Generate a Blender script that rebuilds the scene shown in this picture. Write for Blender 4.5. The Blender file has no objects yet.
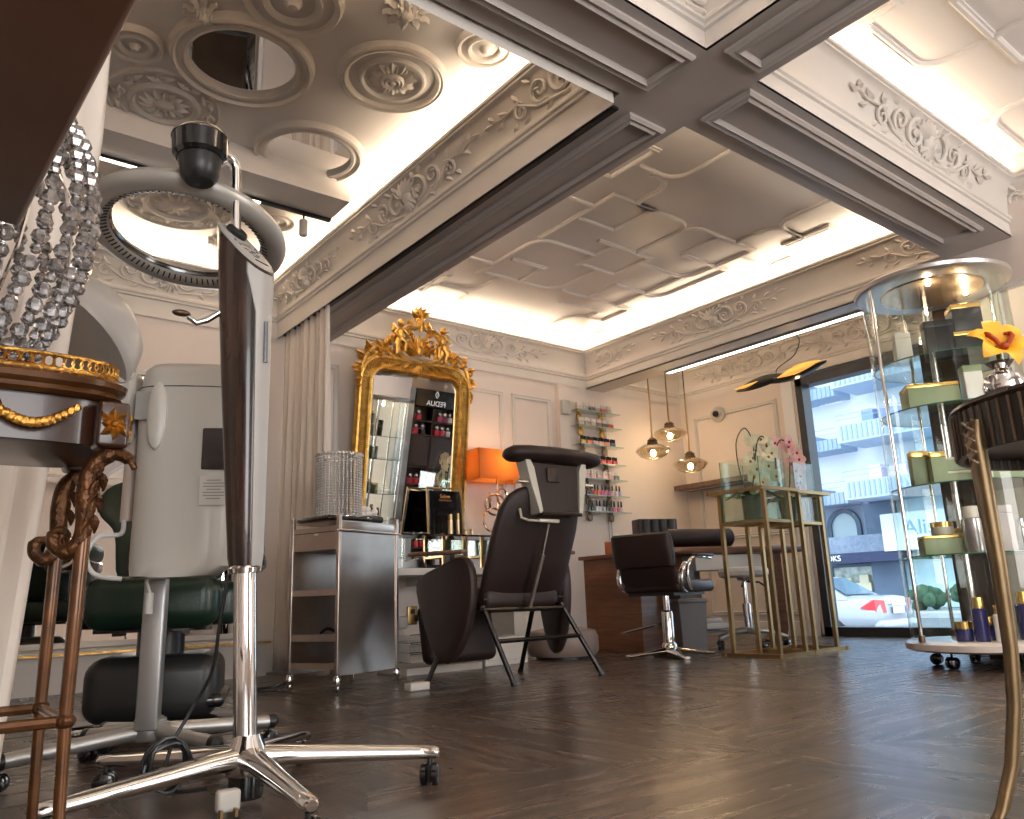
import bpy, bmesh, math, random
from mathutils import Vector, Matrix, Euler
random.seed(7)
S=bpy.context.scene; C=S.collection; PI=math.pi
def V(*a): return Vector(a)
# ---------------------------------------------------------------- materials
MATS={}
def mat(name,col,rough=.5,metal=0,noise=0,nscale=8,bump=0,bscale=40,coat=0,emit=None,estr=0,sheen=0,trans=0,ior=1.45,alpha=1):
    if name in MATS: return MATS[name]
    m=bpy.data.materials.new(name); m.use_nodes=True; nt=m.node_tree; b=nt.nodes['Principled BSDF']
    b.inputs['Base Color'].default_value=(*col,1); b.inputs['Roughness'].default_value=rough; b.inputs['Metallic'].default_value=metal
    b.inputs['Coat Weight'].default_value=coat; b.inputs['IOR'].default_value=ior
    b.inputs['Transmission Weight'].default_value=trans; b.inputs['Alpha'].default_value=alpha
    if sheen: b.inputs['Sheen Weight'].default_value=sheen
    if emit: b.inputs['Emission Color'].default_value=(*emit,1); b.inputs['Emission Strength'].default_value=estr
    tc=nt.nodes.new('ShaderNodeTexCoord')
    n=nt.nodes.new('ShaderNodeTexNoise'); n.inputs['Scale'].default_value=nscale; n.inputs['Detail'].default_value=4
    nt.links.new(tc.outputs['Object'],n.inputs['Vector'])
    if noise>0:
        r=nt.nodes.new('ShaderNodeValToRGB'); k=noise
        r.color_ramp.elements[0].position=.3; r.color_ramp.elements[1].position=.7
        r.color_ramp.elements[0].color=(*[c*(1-k) for c in col],1); r.color_ramp.elements[1].color=(*[min(1,c*(1+k)) for c in col],1)
        nt.links.new(n.outputs['Fac'],r.inputs['Fac']); nt.links.new(r.outputs['Color'],b.inputs['Base Color'])
    if bump>0:
        n2=nt.nodes.new('ShaderNodeTexNoise'); n2.inputs['Scale'].default_value=bscale; n2.inputs['Detail'].default_value=3
        nt.links.new(tc.outputs['Object'],n2.inputs['Vector'])
        bp=nt.nodes.new('ShaderNodeBump'); bp.inputs['Strength'].default_value=bump; bp.inputs['Distance'].default_value=.01
        nt.links.new(n2.outputs['Fac'],bp.inputs['Height']); nt.links.new(bp.outputs['Normal'],b.inputs['Normal'])
    MATS[name]=m; return m
def emis(name,col,s):
    if name in MATS: return MATS[name]
    m=bpy.data.materials.new(name); m.use_nodes=True; nt=m.node_tree; nt.nodes.clear()
    e=nt.nodes.new('ShaderNodeEmission'); e.inputs[0].default_value=(*col,1); e.inputs[1].default_value=s
    o=nt.nodes.new('ShaderNodeOutputMaterial'); nt.links.new(e.outputs[0],o.inputs[0]); MATS[name]=m; return m
def glass(name,tint=(.93,.98,.96),refl=1.0,rough=.02,base=.04):
    if name in MATS: return MATS[name]
    m=bpy.data.materials.new(name); m.use_nodes=True; nt=m.node_tree; nt.nodes.clear()
    t=nt.nodes.new('ShaderNodeBsdfTransparent'); t.inputs[0].default_value=(*tint,1)
    g=nt.nodes.new('ShaderNodeBsdfGlossy'); g.inputs['Roughness'].default_value=rough
    f=nt.nodes.new('ShaderNodeFresnel'); ge=nt.nodes.new('ShaderNodeNewGeometry'); mi=nt.nodes.new('ShaderNodeMath'); mi.operation='MULTIPLY_ADD'; mi.inputs[1].default_value=-.83333; mi.inputs[2].default_value=1.5; nt.links.new(ge.outputs['Backfacing'],mi.inputs[0]); nt.links.new(mi.outputs[0],f.inputs[0])
    mu=nt.nodes.new('ShaderNodeMath'); mu.operation='MULTIPLY'; mu.inputs[1].default_value=refl
    mx=nt.nodes.new('ShaderNodeMixShader'); o=nt.nodes.new('ShaderNodeOutputMaterial')
    nt.links.new(f.outputs[0],mu.inputs[0]); nt.links.new(mu.outputs[0],mx.inputs[0])
    nt.links.new(t.outputs[0],mx.inputs[1]); nt.links.new(g.outputs[0],mx.inputs[2]); nt.links.new(mx.outputs[0],o.inputs[0])
    MATS[name]=m; return m
def wood(name,c1,c2,scale=3,rough=.35,stretch=(1,12,1),coat=.3):
    if name in MATS: return MATS[name]
    m=bpy.data.materials.new(name); m.use_nodes=True; nt=m.node_tree; b=nt.nodes['Principled BSDF']
    tc=nt.nodes.new('ShaderNodeTexCoord'); mp=nt.nodes.new('ShaderNodeMapping'); mp.inputs['Scale'].default_value=stretch
    n=nt.nodes.new('ShaderNodeTexNoise'); n.inputs['Scale'].default_value=scale; n.inputs['Detail'].default_value=8; n.inputs['Distortion'].default_value=1.2
    r=nt.nodes.new('ShaderNodeValToRGB'); r.color_ramp.elements[0].position=.35; r.color_ramp.elements[1].position=.68
    r.color_ramp.elements[0].color=(*c1,1); r.color_ramp.elements[1].color=(*c2,1)
    nt.links.new(tc.outputs['Object'],mp.inputs[0]); nt.links.new(mp.outputs[0],n.inputs['Vector']); nt.links.new(n.outputs['Fac'],r.inputs[0]); nt.links.new(r.outputs[0],b.inputs['Base Color'])
    b.inputs['Roughness'].default_value=rough; b.inputs['Coat Weight'].default_value=coat; MATS[name]=m; return m
PAINT=mat('paint_plaster',(.68,.64,.60),.55,noise=.03,nscale=3)
WALLP=mat('paint_wall',(.70,.62,.57),.6,noise=.03,nscale=2)
CEILP=mat('paint_ceiling',(.80,.765,.74),.32,noise=.02,nscale=2)
SOFSHADE=mat('paint_beam_shaded',(.44,.405,.385),.4,noise=.03,nscale=3)  # shade of the beam undersides is put into this darker tone
CHROME=mat('chrome',(.75,.74,.73),.07,1)
STEEL=mat('brushed_steel',(.50,.43,.38),.28,1,noise=.12,nscale=6)
ALU=mat('satin_aluminium',(.42,.42,.42),.35,.8)
BLACKP=mat('black_plastic',(.012,.012,.013),.35)
BLACKG=mat('black_gloss',(.008,.008,.009),.08,coat=.5)
GOLD=mat('antique_gold',(.62,.36,.09),.3,1,noise=.35,nscale=30,bump=.4,bscale=90)
BRASS=mat('satin_brass',(.40,.27,.13),.3,1,noise=.08)
BRONZE=mat('dark_bronze',(.16,.10,.06),.35,.9,noise=.3,nscale=25,bump=.3)
LEATH=mat('brown_leather',(.018,.008,.0065),.5,noise=.2,nscale=5,bump=.12,bscale=180)
LEATH2=mat('brown_leather_smooth',(.022,.011,.010),.36,noise=.15,nscale=5)
GREENL=mat('green_leather',(.009,.026,.017),.3,noise=.2,nscale=5,bump=.08,bscale=150)
WHITEP=mat('white_plastic',(.50,.48,.45),.35)
CREAM=mat('cream_plastic',(.50,.475,.43),.3)
MIRROR=mat('mirror_glass',(.92,.92,.92),.01,1)
GLASS=glass('clear_glass'); GLASSB=glass('window_glass',(.97,.99,1),.7)
GEDGE=mat('green_glass_edge',(.02,.30,.22),.15,coat=.5,emit=None)
CURT=None
# ---------------------------------------------------------------- mesh builder
class MB:
    def __init__(s): s.v=[]; s.f=[]
    def add(s,vs,fs,T=None):
        k=len(s.v)
        for p in vs:
            p=Vector(p); s.v.append(T@p if T is not None else p)
        s.f+=[tuple(i+k for i in f) for f in fs]; return s
    def box(s,c,d,T=None,rz=0):
        x,y,z=[q/2 for q in d]; R=Matrix.Translation(c)@Matrix.Rotation(rz,4,'Z')
        vs=[R@V(i*x,j*y,k*z) for k in(-1,1) for j in(-1,1) for i in(-1,1)]
        return s.add(vs,[(0,2,3,1),(4,5,7,6),(0,1,5,4),(2,6,7,3),(0,4,6,2),(1,3,7,5)],T)
    def rbox(s,c,d,r=.01,T=None,R=None,n=3,nz=True):
        """box with rounded vertical corners and softened top and bottom"""
        x,y,z=d[0]/2,d[1]/2,d[2]/2; r=min(r,x*.98,y*.98,z*.98)
        poly=[]
        for cx,cy,a0 in((x-r,y-r,0),(-x+r,y-r,90),(-x+r,-y+r,180),(x-r,-y+r,270)):
            for k in range(n+1): a=math.radians(a0+90*k/n); poly.append((cx,cy,math.cos(a),math.sin(a)))
        rings=[]
        for k in range(n+1):
            a=PI/2*k/n; rings.append((-z+r-r*math.cos(a),r*math.sin(a)-r))
        rings+= [(-q[0],q[1]) for q in reversed(rings)]
        N=len(poly); vs=[];fs=[]
        for zz,off in rings:
            for px,py,nx,ny in poly: vs.append((px+nx*(r+off),py+ny*(r+off),zz))
        for k in range(len(rings)-1):
            for i in range(N): j=(i+1)%N; fs.append((k*N+i,k*N+j,(k+1)*N+j,(k+1)*N+i))
        fs.append(tuple(reversed(range(N)))); fs.append(tuple(range((len(rings)-1)*N,len(rings)*N)))
        M_=Matrix.Translation(c)@(R if R is not None else Matrix())
        if T is not None: M_=T@M_
        return s.add(vs,fs,M_)
    def loft(s,rings,closed_ends=True,T=None,wrap=True):
        N=len(rings[0]); vs=[p for r in rings for p in r]; fs=[]
        for k in range(len(rings)-1):
            for i in range(N if wrap else N-1):
                j=(i+1)%N; fs.append((k*N+i,k*N+j,(k+1)*N+j,(k+1)*N+i))
        if closed_ends and wrap: fs.append(tuple(reversed(range(N)))); fs.append(tuple(range((len(rings)-1)*N,len(rings)*N)))
        return s.add(vs,fs,T)
    def tube(s,pts,r,n=8,closed=False,T=None,flat=1,up=None):
        pts=[Vector(p) for p in pts]; m=len(pts); rs=r if isinstance(r,(list,tuple)) else [r]*m
        tang=[]
        for i in range(m):
            a=pts[(i-1)%m] if closed or i>0 else pts[i]; b=pts[(i+1)%m] if closed or i<m-1 else pts[i]
            t=(b-a); tang.append(t.normalized() if t.length>1e-9 else V(0,0,1))
        if up is None:
            u=V(0,0,1) if abs(tang[0].z)<.9 else V(1,0,0)
        else: u=Vector(up)
        nrm=(u-tang[0]*u.dot(tang[0])).normalized(); rings=[]
        for i in range(m):
            if up is not None: nrm=Vector(up)
            nrm=(nrm-tang[i]*nrm.dot(tang[i])); nrm=nrm.normalized() if nrm.length>1e-6 else V(1,0,0)
            bi=tang[i].cross(nrm)
            rings.append([pts[i]+(nrm*math.cos(2*PI*k/n)*flat+bi*math.sin(2*PI*k/n))*rs[i] for k in range(n)])
        if closed: rings.append(rings[0]); return s.loft(rings,False,T)
        return s.loft(rings,True,T)
    def cyl(s,p0,p1,r0,r1=None,n=20,T=None): return s.tube([p0,p1],[r0,r0 if r1 is None else r1],n,T=T)
    def lathe(s,prof,c=(0,0,0),n=28,T=None,a0=0,a1=2*PI,sx=1,sy=1,cap=True):
        full=abs(a1-a0-2*PI)<1e-6; m=n if full else n+1; vs=[];fs=[]
        for r,z in prof:
            for i in range(m):
                a=a0+(a1-a0)*i/n; vs.append((c[0]+r*math.cos(a)*sx,c[1]+r*math.sin(a)*sy,c[2]+z))
        for k in range(len(prof)-1):
            for i in range(m if full else m-1):
                j=(i+1)%m; fs.append((k*m+i,k*m+j,(k+1)*m+j,(k+1)*m+i))
        if full and cap and prof[0]!=prof[-1]:
            if prof[0][0]>1e-6: fs.append(tuple(reversed(range(m))))
            if prof[-1][0]>1e-6: fs.append(tuple(range((len(prof)-1)*m,len(prof)*m)))
        return s.add(vs,fs,T)
    def ell(s,c,r,T=None,n=12,m=8):
        if not isinstance(r,(tuple,list)): r=(r,r,r)
        vs=[];fs=[]
        for j in range(m+1):
            p=PI*j/m
            for i in range(n): a=2*PI*i/n; vs.append((c[0]+r[0]*math.sin(p)*math.cos(a),c[1]+r[1]*math.sin(p)*math.sin(a),c[2]+r[2]*math.cos(p)))
        for j in range(m):
            for i in range(n): k=(i+1)%n; fs.append((j*n+i,(j+1)*n+i,(j+1)*n+k,j*n+k))
        return s.add(vs,fs,T)
    def prism(s,poly,z0,z1,T=None):
        N=len(poly); vs=[(p[0],p[1],z0) for p in poly]+[(p[0],p[1],z1) for p in poly]
        fs=[(i,(i+1)%N,N+(i+1)%N,N+i) for i in range(N)]+[tuple(reversed(range(N))),tuple(range(N,2*N))]
        return s.add(vs,fs,T)
    def sweep(s,prof,path,nrm,closed=False,T=None,cap=True):
        """prof (u,v): u along side=tangent x nrm, v along nrm; mitred"""
        P=[Vector(p) for p in path]; m=len(P); nrm=Vector(nrm).normalized(); rings=[]
        for i in range(m):
            ds=[]
            if closed or i>0: ds.append((P[i]-P[i-1]).normalized())
            if closed or i<m-1: ds.append((P[(i+1)%m]-P[i]).normalized())
            sides=[d.cross(nrm).normalized() for d in ds]
            if len(sides)==2:
                b=(sides[0]+sides[1]); b=b.normalized() if b.length>1e-5 else sides[0]; k=1/max(.35,b.dot(sides[0]))
            else: b=sides[0];k=1
            rings.append([P[i]+b*u*k+nrm*v for u,v in prof])
        if closed: rings.append(rings[0])
        N=len(prof); vs=[p for r in rings for p in r]; fs=[]
        for k in range(len(rings)-1):
            for i in range(N-1): fs.append((k*N+i,k*N+i+1,(k+1)*N+i+1,(k+1)*N+i))
        if cap and not closed: fs.append(tuple(range(N))); fs.append(tuple(reversed(range((len(rings)-1)*N,len(rings)*N))))
        return s.add(vs,fs,T)
def obj(name,mb,m,parent=None,smooth=True,bevel=0,sub=0,loc=None,rot=None):
    me=bpy.data.meshes.new(name); me.from_pydata([tuple(p) for p in mb.v],[],mb.f); me.update()
    bm=bmesh.new(); bm.from_mesh(me); bmesh.ops.recalc_face_normals(bm,faces=bm.faces); bm.to_mesh(me); bm.free()
    o=bpy.data.objects.new(name,me); C.objects.link(o)
    if m: me.materials.append(m)
    if smooth:
        for p in me.polygons: p.use_smooth=True
        try: me.set_sharp_from_angle(angle=math.radians(38))
        except Exception: pass
    if parent: o.parent=parent
    if loc: o.location=loc
    if rot: o.rotation_euler=rot
    if bevel:
        b=o.modifiers.new('b','BEVEL'); b.width=bevel; b.segments=2; b.limit_method='ANGLE'
    if sub:
        b=o.modifiers.new('s','SUBSURF'); b.levels=sub; b.render_levels=sub
    return o
def tag(o,label,cat,group=None,kind=None):
    o['label']=label; o['category']=cat
    if group: o['group']=group
    if kind: o['kind']=kind
    return o
def thing(name,label,cat,loc=(0,0,0),rz=0,group=None):
    o=bpy.data.objects.new(name,None); C.objects.link(o); o.location=loc; o.rotation_euler=(0,0,rz); o.empty_display_size=.1
    return tag(o,label,cat,group)
def struct(name,mb,m,parent=None,**k):
    o=obj(name,mb,m,parent,**k)
    if parent is None: o['kind']='structure'
    return o
def copytree(o,parent=None):
    c=o.copy(); C.objects.link(c); c.parent=parent
    for ch in list(o.children): copytree(ch,c)
    return c
def area(name,loc,size,power,col,rot=(0,0,0),parent=None,spread=None):
    l=bpy.data.lights.new(name,'AREA'); l.shape='RECTANGLE'; l.size,l.size_y=size; l.energy=power; l.color=col
    if spread: l.spread=spread
    o=bpy.data.objects.new(name,l); C.objects.link(o); o.location=loc; o.rotation_euler=rot
    if parent: o.parent=parent
    return o
def point(name,loc,power,col,r=.02,parent=None):
    l=bpy.data.lights.new(name,'POINT'); l.energy=power; l.color=col; l.shadow_soft_size=r
    o=bpy.data.objects.new(name,l); C.objects.link(o); o.location=loc
    if parent: o.parent=parent
    return o
def text(name,s,size,m,parent,loc,rot,ext=.001,align='CENTER'):
    c=bpy.data.curves.new(name,'FONT'); c.body=s; c.size=size; c.extrude=ext; c.align_x=align; c.align_y='CENTER'
    tmp=bpy.data.objects.new(name+'_t',c); C.objects.link(tmp); dg=bpy.context.evaluated_depsgraph_get(); me=bpy.data.meshes.new_from_object(tmp.evaluated_get(dg)); bpy.data.objects.remove(tmp); me.materials.clear(); me.materials.append(m)
    o=bpy.data.objects.new(name,me); C.objects.link(o); o.parent=parent; o.location=loc; o.rotation_euler=rot
    return o
def arc(c,r,a0,a1,n=10,ax=(1,0,0),ay=(0,0,1)):
    c=Vector(c);ax=Vector(ax);ay=Vector(ay)
    return [c+ax*(r*math.cos(math.radians(a0+(a1-a0)*k/n)))+ay*(r*math.sin(math.radians(a0+(a1-a0)*k/n))) for k in range(n+1)]
def smoothpath(pts,n=6):
    P=[Vector(p) for p in pts]; out=[]
    for i in range(len(P)-1):
        a=P[max(0,i-1)];b=P[i];c=P[i+1];d=P[min(len(P)-1,i+2)]
        for k in range(n):
            t=k/n; out.append(.5*((2*b)+(c-a)*t+(2*a-5*b+4*c-d)*t*t+(3*b-a-3*c+d)*t**3))
    out.append(P[-1]); return out
# ---------------------------------------------------------------- camera
cam=bpy.data.cameras.new('camera'); co=bpy.data.objects.new('camera',cam); C.objects.link(co); S.camera=co
cam.sensor_width=36; cam.lens=790*36/1024; cam.clip_start=.02; cam.clip_end=300
yw,pt,ro=[math.radians(a) for a in(38.47,13.37,2.07)]
f=V(math.sin(yw)*math.cos(pt),math.cos(yw)*math.cos(pt),math.sin(pt)); r_=V(math.cos(yw),-math.sin(yw),0); d_=f.cross(r_)
r2=math.cos(ro)*r_+math.sin(ro)*d_; d2=-math.sin(ro)*r_+math.cos(ro)*d_
co.matrix_world=Matrix(((r2.x,-d2.x,-f.x,0),(r2.y,-d2.y,-f.y,0),(r2.z,-d2.z,-f.z,.44),(0,0,0,1)))
S.view_settings.view_transform='Standard'; S.view_settings.look='None'; S.view_settings.gamma=1; S.view_settings.exposure=.45; S.view_settings.use_curve_mapping=False
S.cycles.use_denoising=True; S.cycles.max_bounces=10; S.cycles.diffuse_bounces=5; S.cycles.glossy_bounces=5; S.cycles.transparent_max_bounces=24
S.cycles.sample_clamp_indirect=6; S.cycles.caustics_reflective=False; S.cycles.caustics_refractive=False
w=bpy.data.worlds.new('sky'); S.world=w; w.use_nodes=True; bg=w.node_tree.nodes['Background']
bg.inputs[0].default_value=(.70,.85,1,1); bg.inputs[1].default_value=2.6
# ---------------------------------------------------------------- room shell
XW,YB,ZS,ZC=6.79,5.54,2.44,2.95
# floor
def floor_mat():
    m=bpy.data.materials.new('dark_parquet'); m.use_nodes=True; nt=m.node_tree; b=nt.nodes['Principled BSDF']; l=nt.links.new; N=nt.nodes.new
    tc=N('ShaderNodeTexCoord'); rot=math.radians(28)
    mp=N('ShaderNodeMapping'); mp.inputs['Rotation'].default_value=(0,0,rot); l(tc.outputs['Object'],mp.inputs[0])
    ck=N('ShaderNodeTexChecker'); ck.inputs['Scale'].default_value=1/1.1; ck.inputs['Color1'].default_value=(0,0,0,1); ck.inputs['Color2'].default_value=(1,1,1,1); l(mp.outputs[0],ck.inputs['Vector'])
    def grain(stretch,seed):
        m2=N('ShaderNodeMapping'); m2.inputs['Rotation'].default_value=(0,0,rot); m2.inputs['Scale'].default_value=stretch; m2.inputs['Location'].default_value=(seed,seed,0); l(tc.outputs['Object'],m2.inputs[0])
        n=N('ShaderNodeTexNoise'); n.inputs['Scale'].default_value=2.0; n.inputs['Detail'].default_value=9; n.inputs['Distortion'].default_value=1.3; l(m2.outputs[0],n.inputs['Vector']); return n.outputs['Fac']
    def planks(r0,seed):
        m2=N('ShaderNodeMapping'); m2.inputs['Rotation'].default_value=(0,0,rot+r0); l(tc.outputs['Object'],m2.inputs[0])
        br=N('ShaderNodeTexBrick'); br.inputs['Scale'].default_value=1; br.inputs['Brick Width'].default_value=1.1; br.inputs['Row Height'].default_value=.22; br.offset=0; br.inputs['Mortar Size'].default_value=.0018
        br.inputs['Color1'].default_value=(.66,.66,.66,1); br.inputs['Color2'].default_value=(1,1,1,1); br.inputs['Mortar'].default_value=(.3,.3,.3,1); l(m2.outputs[0],br.inputs['Vector']); return br.outputs['Color']
    g=N('ShaderNodeMix'); g.data_type='FLOAT'; l(ck.outputs['Color'],g.inputs[0]); l(grain((.7,7,1),0),g.inputs[2]); l(grain((7,.7,1),5),g.inputs[3])
    p=N('ShaderNodeMix'); p.data_type='RGBA'; l(ck.outputs['Color'],p.inputs[0]); l(planks(0,0),p.inputs[6]); l(planks(PI/2,1),p.inputs[7])
    rp=N('ShaderNodeValToRGB'); e=rp.color_ramp.elements; e[0].position=.32; e[0].color=(.034,.025,.021,1); e[1].position=.70; e[1].color=(.115,.082,.066,1); l(g.outputs[0],rp.inputs[0])
    mx=N('ShaderNodeMix'); mx.data_type='RGBA'; mx.blend_type='MULTIPLY'; mx.inputs[0].default_value=.75; l(rp.outputs[0],mx.inputs[6]); l(p.outputs[2],mx.inputs[7]); l(mx.outputs[2],b.inputs['Base Color'])
    r2=N('ShaderNodeMapRange'); r2.inputs['To Min'].default_value=.36; r2.inputs['To Max'].default_value=.2; l(g.outputs[0],r2.inputs['Value']); l(r2.outputs[0],b.inputs['Roughness'])
    bp=N('ShaderNodeBump'); bp.inputs['Strength'].default_value=.12; bp.inputs['Distance'].default_value=.004; l(g.outputs[0],bp.inputs['Height']); l(bp.outputs[0],b.inputs['Normal'])
    b.inputs['Specular IOR Level'].default_value=.65
    return m
struct('floor',MB().box((2.6,1.2,-.06),(8.8,9.2,.12)),floor_mat(),smooth=False)
struct('ceiling',MB().box((2.7,1.2,ZC+.05),(8.8,9.2,.1)),CEILP,smooth=False)
# walls
wb=MB(); wb.box((2.5,YB+.12,1.35),(8.8,.24,2.7)); wb.box((2.5,YB+.19,2.85),(8.8,.1,.32))
struct('wall_back',wb,WALLP,smooth=False)
# wall with the shop window: solid beyond y 4.11, window below it
wr=MB(); wr.box((XW+.12,4.86,1.5),(.24,1.5,3)); wr.box((XW+.12,3.0,2.72),(.24,2.3,.56)); wr.box((XW+.12,3.0,-.02),(.24,2.3,.08))
struct('wall_right',wr,WALLP,smooth=False)
wp=MB(); wp.box((5.96,-.05,1.5),(1.68,3.92,3.0)); struct('wall_right_front',wp,WALLP,smooth=False)
wl=MB(); wl.box((-1.7,1.2,1.5),(.2,9.2,3.0)); struct('wall_left',wl,WALLP,smooth=False)
# unseen rear wall; openings added behind the camera to let sky light in
wq=MB(); wq.box((2.6,-3.3,.2),(8.8,.2,.4)); wq.box((2.6,-3.3,2.75),(8.8,.2,.6)); wq.box((2.25,-3.3,1.4),(2.3,.2,2.1)); wq.box((-1.6,-3.3,1.4),(.35,.2,2.1)); wq.box((6.0,-3.3,1.4),(1.9,.2,2.1))
struct('wall_rear',wq,WALLP,smooth=False)
# frame of the shop window
ALF=mat('anthracite_frame',(.03,.034,.04),.4)
wf=MB()
for z in(.035,2.37): wf.box((XW+.06,3.05,z),(.14,2.1,.09))
for y in(4.075,2.02): wf.box((XW+.06,y,1.2),(.14,.07,2.4))
wo=struct('window_1',wf,ALF,smooth=False)
obj('pane',MB().box((XW+.07,3.05,1.2),(.012,2.04,2.26)),GLASSB,wo,smooth=False)
rev=MB(); rev.box((XW-.01,4.2,1.2),(.02,.12,2.4)); struct('trim_1',rev,mat('white_reveal',(.75,.76,.78),.5),smooth=False)
# baseboards
bprof=[(0,0),(.018,0),(.018,.10),(.012,.115),(.012,.125),(0,.13)]
TRIMW=mat('trim_paint',(.62,.59,.56),.45)
def baseb(name,a,b):
    m=MB().sweep(bprof,[a,b],(0,0,1)); struct(name,m,TRIMW)
baseb('baseboard_back',(-1.5,YB,0),(XW,YB,0)); baseb('baseboard_right',(XW,YB,0),(XW,4.14,0)); baseb('baseboard_right_front',(5.12,1.90,0),(5.12,-3.2,0))
# wall panel mouldings
pprof=[(-.012,0),(-.012,.008),(-.004,.014),(.006,.010),(.014,.016),(.020,.006),(.020,0)]
def panel(mb,o,u,v,n):
    """rect moulding at origin o with edge vectors u,v on plane normal n"""
    o,u,v=Vector(o),Vector(u),Vector(v); mb.sweep([(a*1.3,b*1.3) for a,b in pprof],[o,o+u,o+u+v,o+v],n,True)
pm=MB()
for x0,w_ in((2.28,.36),(3.85,.42),(4.42,.42)): panel(pm,(x0,YB,.95),(w_,0,0),(0,0,1.3),(0,-1,0))
for x0,w_ in((-1.2,1.2),):panel(pm,(x0,YB,.95),(w_,0,0),(0,0,1.3),(0,-1,0))
panel(pm,(XW,4.35,.95),(0,1.0,0),(0,0,1.3),(-1,0,0)); panel(pm,(XW,4.35,.2),(0,1.0,0),(0,0,.6),(-1,0,0))
for y0 in(.2,1.0): panel(pm,(5.12,y0,.95),(0,.7,0),(0,0,1.2),(-1,0,0))
struct('trim_2',pm,TRIMW)
# pilaster beside the polish rack and the beam bearing
struct('trim_3',MB().box((5.0,YB-.025,1.22),(.12,.05,2.44)),WALLP,smooth=False)
# ---- ceiling beams
struct('trim_4',MB().box((1.7,1.75,ZS+.27),(6.6,.14,.5)).box((2.37,3.75,ZS+.27),(.16,3.5,.5)).box((5.475,3.75,ZS+.27),(.04,3.5,.5)).box((2.42,-.8,ZS+.27),(.10,4.7,.5)),PAINT,smooth=False)
sof=MB()
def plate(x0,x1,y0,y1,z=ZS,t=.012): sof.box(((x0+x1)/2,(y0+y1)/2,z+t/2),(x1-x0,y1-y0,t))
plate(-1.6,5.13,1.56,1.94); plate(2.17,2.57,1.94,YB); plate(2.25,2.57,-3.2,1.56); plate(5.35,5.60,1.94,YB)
struct('trim_5',sof,SOFSHADE,smooth=False)
sp=MB(); R5=[(a*1.5,b*1.5) for a,b in pprof]
def spanel(x0,x1,y0,y1): sp.sweep(R5,[(x0,y0,ZS),(x1,y0,ZS),(x1,y1,ZS),(x0,y1,ZS)],(0,0,-1),True)
spanel(2.60,4.82,1.62,1.84); spanel(-.5,2.22,1.62,1.84); spanel(2.31,2.50,2.02,5.4); spanel(2.32,2.50,-2.5,1.5)
struct('trim_6',sp,SOFSHADE)
# ---- trays: cornice profile u inward
def tray_prof(z0=ZS):
    return [(0,z0),(0,2.525),(.012,2.53),(.012,2.545),(.022,2.552),(.022,2.566),(.012,2.576),(.006,2.588),(.010,2.64),(.026,2.70),(.05,2.75),(.068,2.772),(.082,2.778),(.082,2.79),(.092,2.795),(.092,2.812),(.074,2.812),(.066,2.772),(-.10,2.772),(-.10,ZC)]
def tray(name,x0,x1,y0,y1,z0=ZS):
    mb=MB().sweep(tray_prof(z0),[(x0,y0,0),(x0,y1,0),(x1,y1,0),(x1,y0,0)],(0,0,1),True)
    return struct(name,mb,PAINT)
T1=(-1.3,2.15,1.96,YB-.015); T2=(2.57,5.35,1.94,YB-.015); T3=(5.60,XW-.015,1.96,YB-.015); TR=(2.57,5.15,-3.0,1.56); T4=(-1.3,2.25,-3.0,1.56)
for i,(t,z) in enumerate(((T1,2.40),(T2,ZS),(T3,ZS),(TR,ZS),(T4,ZS))): tray('trim_%d'%(7+i),*t,z0=z)
# ---- LED strips in the coves
LEDC=(1.0,.80,.58)
def cove(t,power,sides='NSEW',ledm=None,col=LEDC):
    x0,x1,y0,y1=t; cx,cy=(x0+x1)/2,(y0+y1)/2; th=thing('led_cove_light','warm white strip light hidden behind the cornice lip','strip light',(cx,cy,2.78)); lm=emis('led_strip',LEDC,6)
    L=[]
    if 'N' in sides: L.append((0,y1+.02-cy,x1-x0-.1,0))
    if 'S' in sides: L.append((0,y0-.02-cy,x1-x0-.1,0))
    if 'E' in sides: L.append((x1+.02-cx,0,0,y1-y0-.1))
    if 'W' in sides: L.append((x0-.02-cx,0,0,y1-y0-.1))
    for x,y,lx,ly in L:
        ln=max(lx,ly); obj('led_strip',MB().box((x,y,.004),(lx or .012,ly or .012,.008)),lm,th,smooth=False)
        area('led_light',(x,y,.012),(lx or .03,ly or .03),power*ln,col,(PI,0,0),th)
    return th
tc1=cove(T1,5,'SEN'); tc2=cove(T2,5.2); tc3=cove(T3,5,'WN'); tcR=cove(TR,3.0,'NEW'); tc4=cove(T4,4,'NE')
tc1['label']='warm strip light round the tray with round ceiling mirrors'; tc2['label']='warm strip light round the central lattice ceiling tray'
tc3['label']='warm strip light in the narrow tray above the black leaf pendant'; tcR['label']='warm strip light round the lattice tray at top right'; tc4['label']='strip light round the small tray corner at the top edge of the photo'
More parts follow.
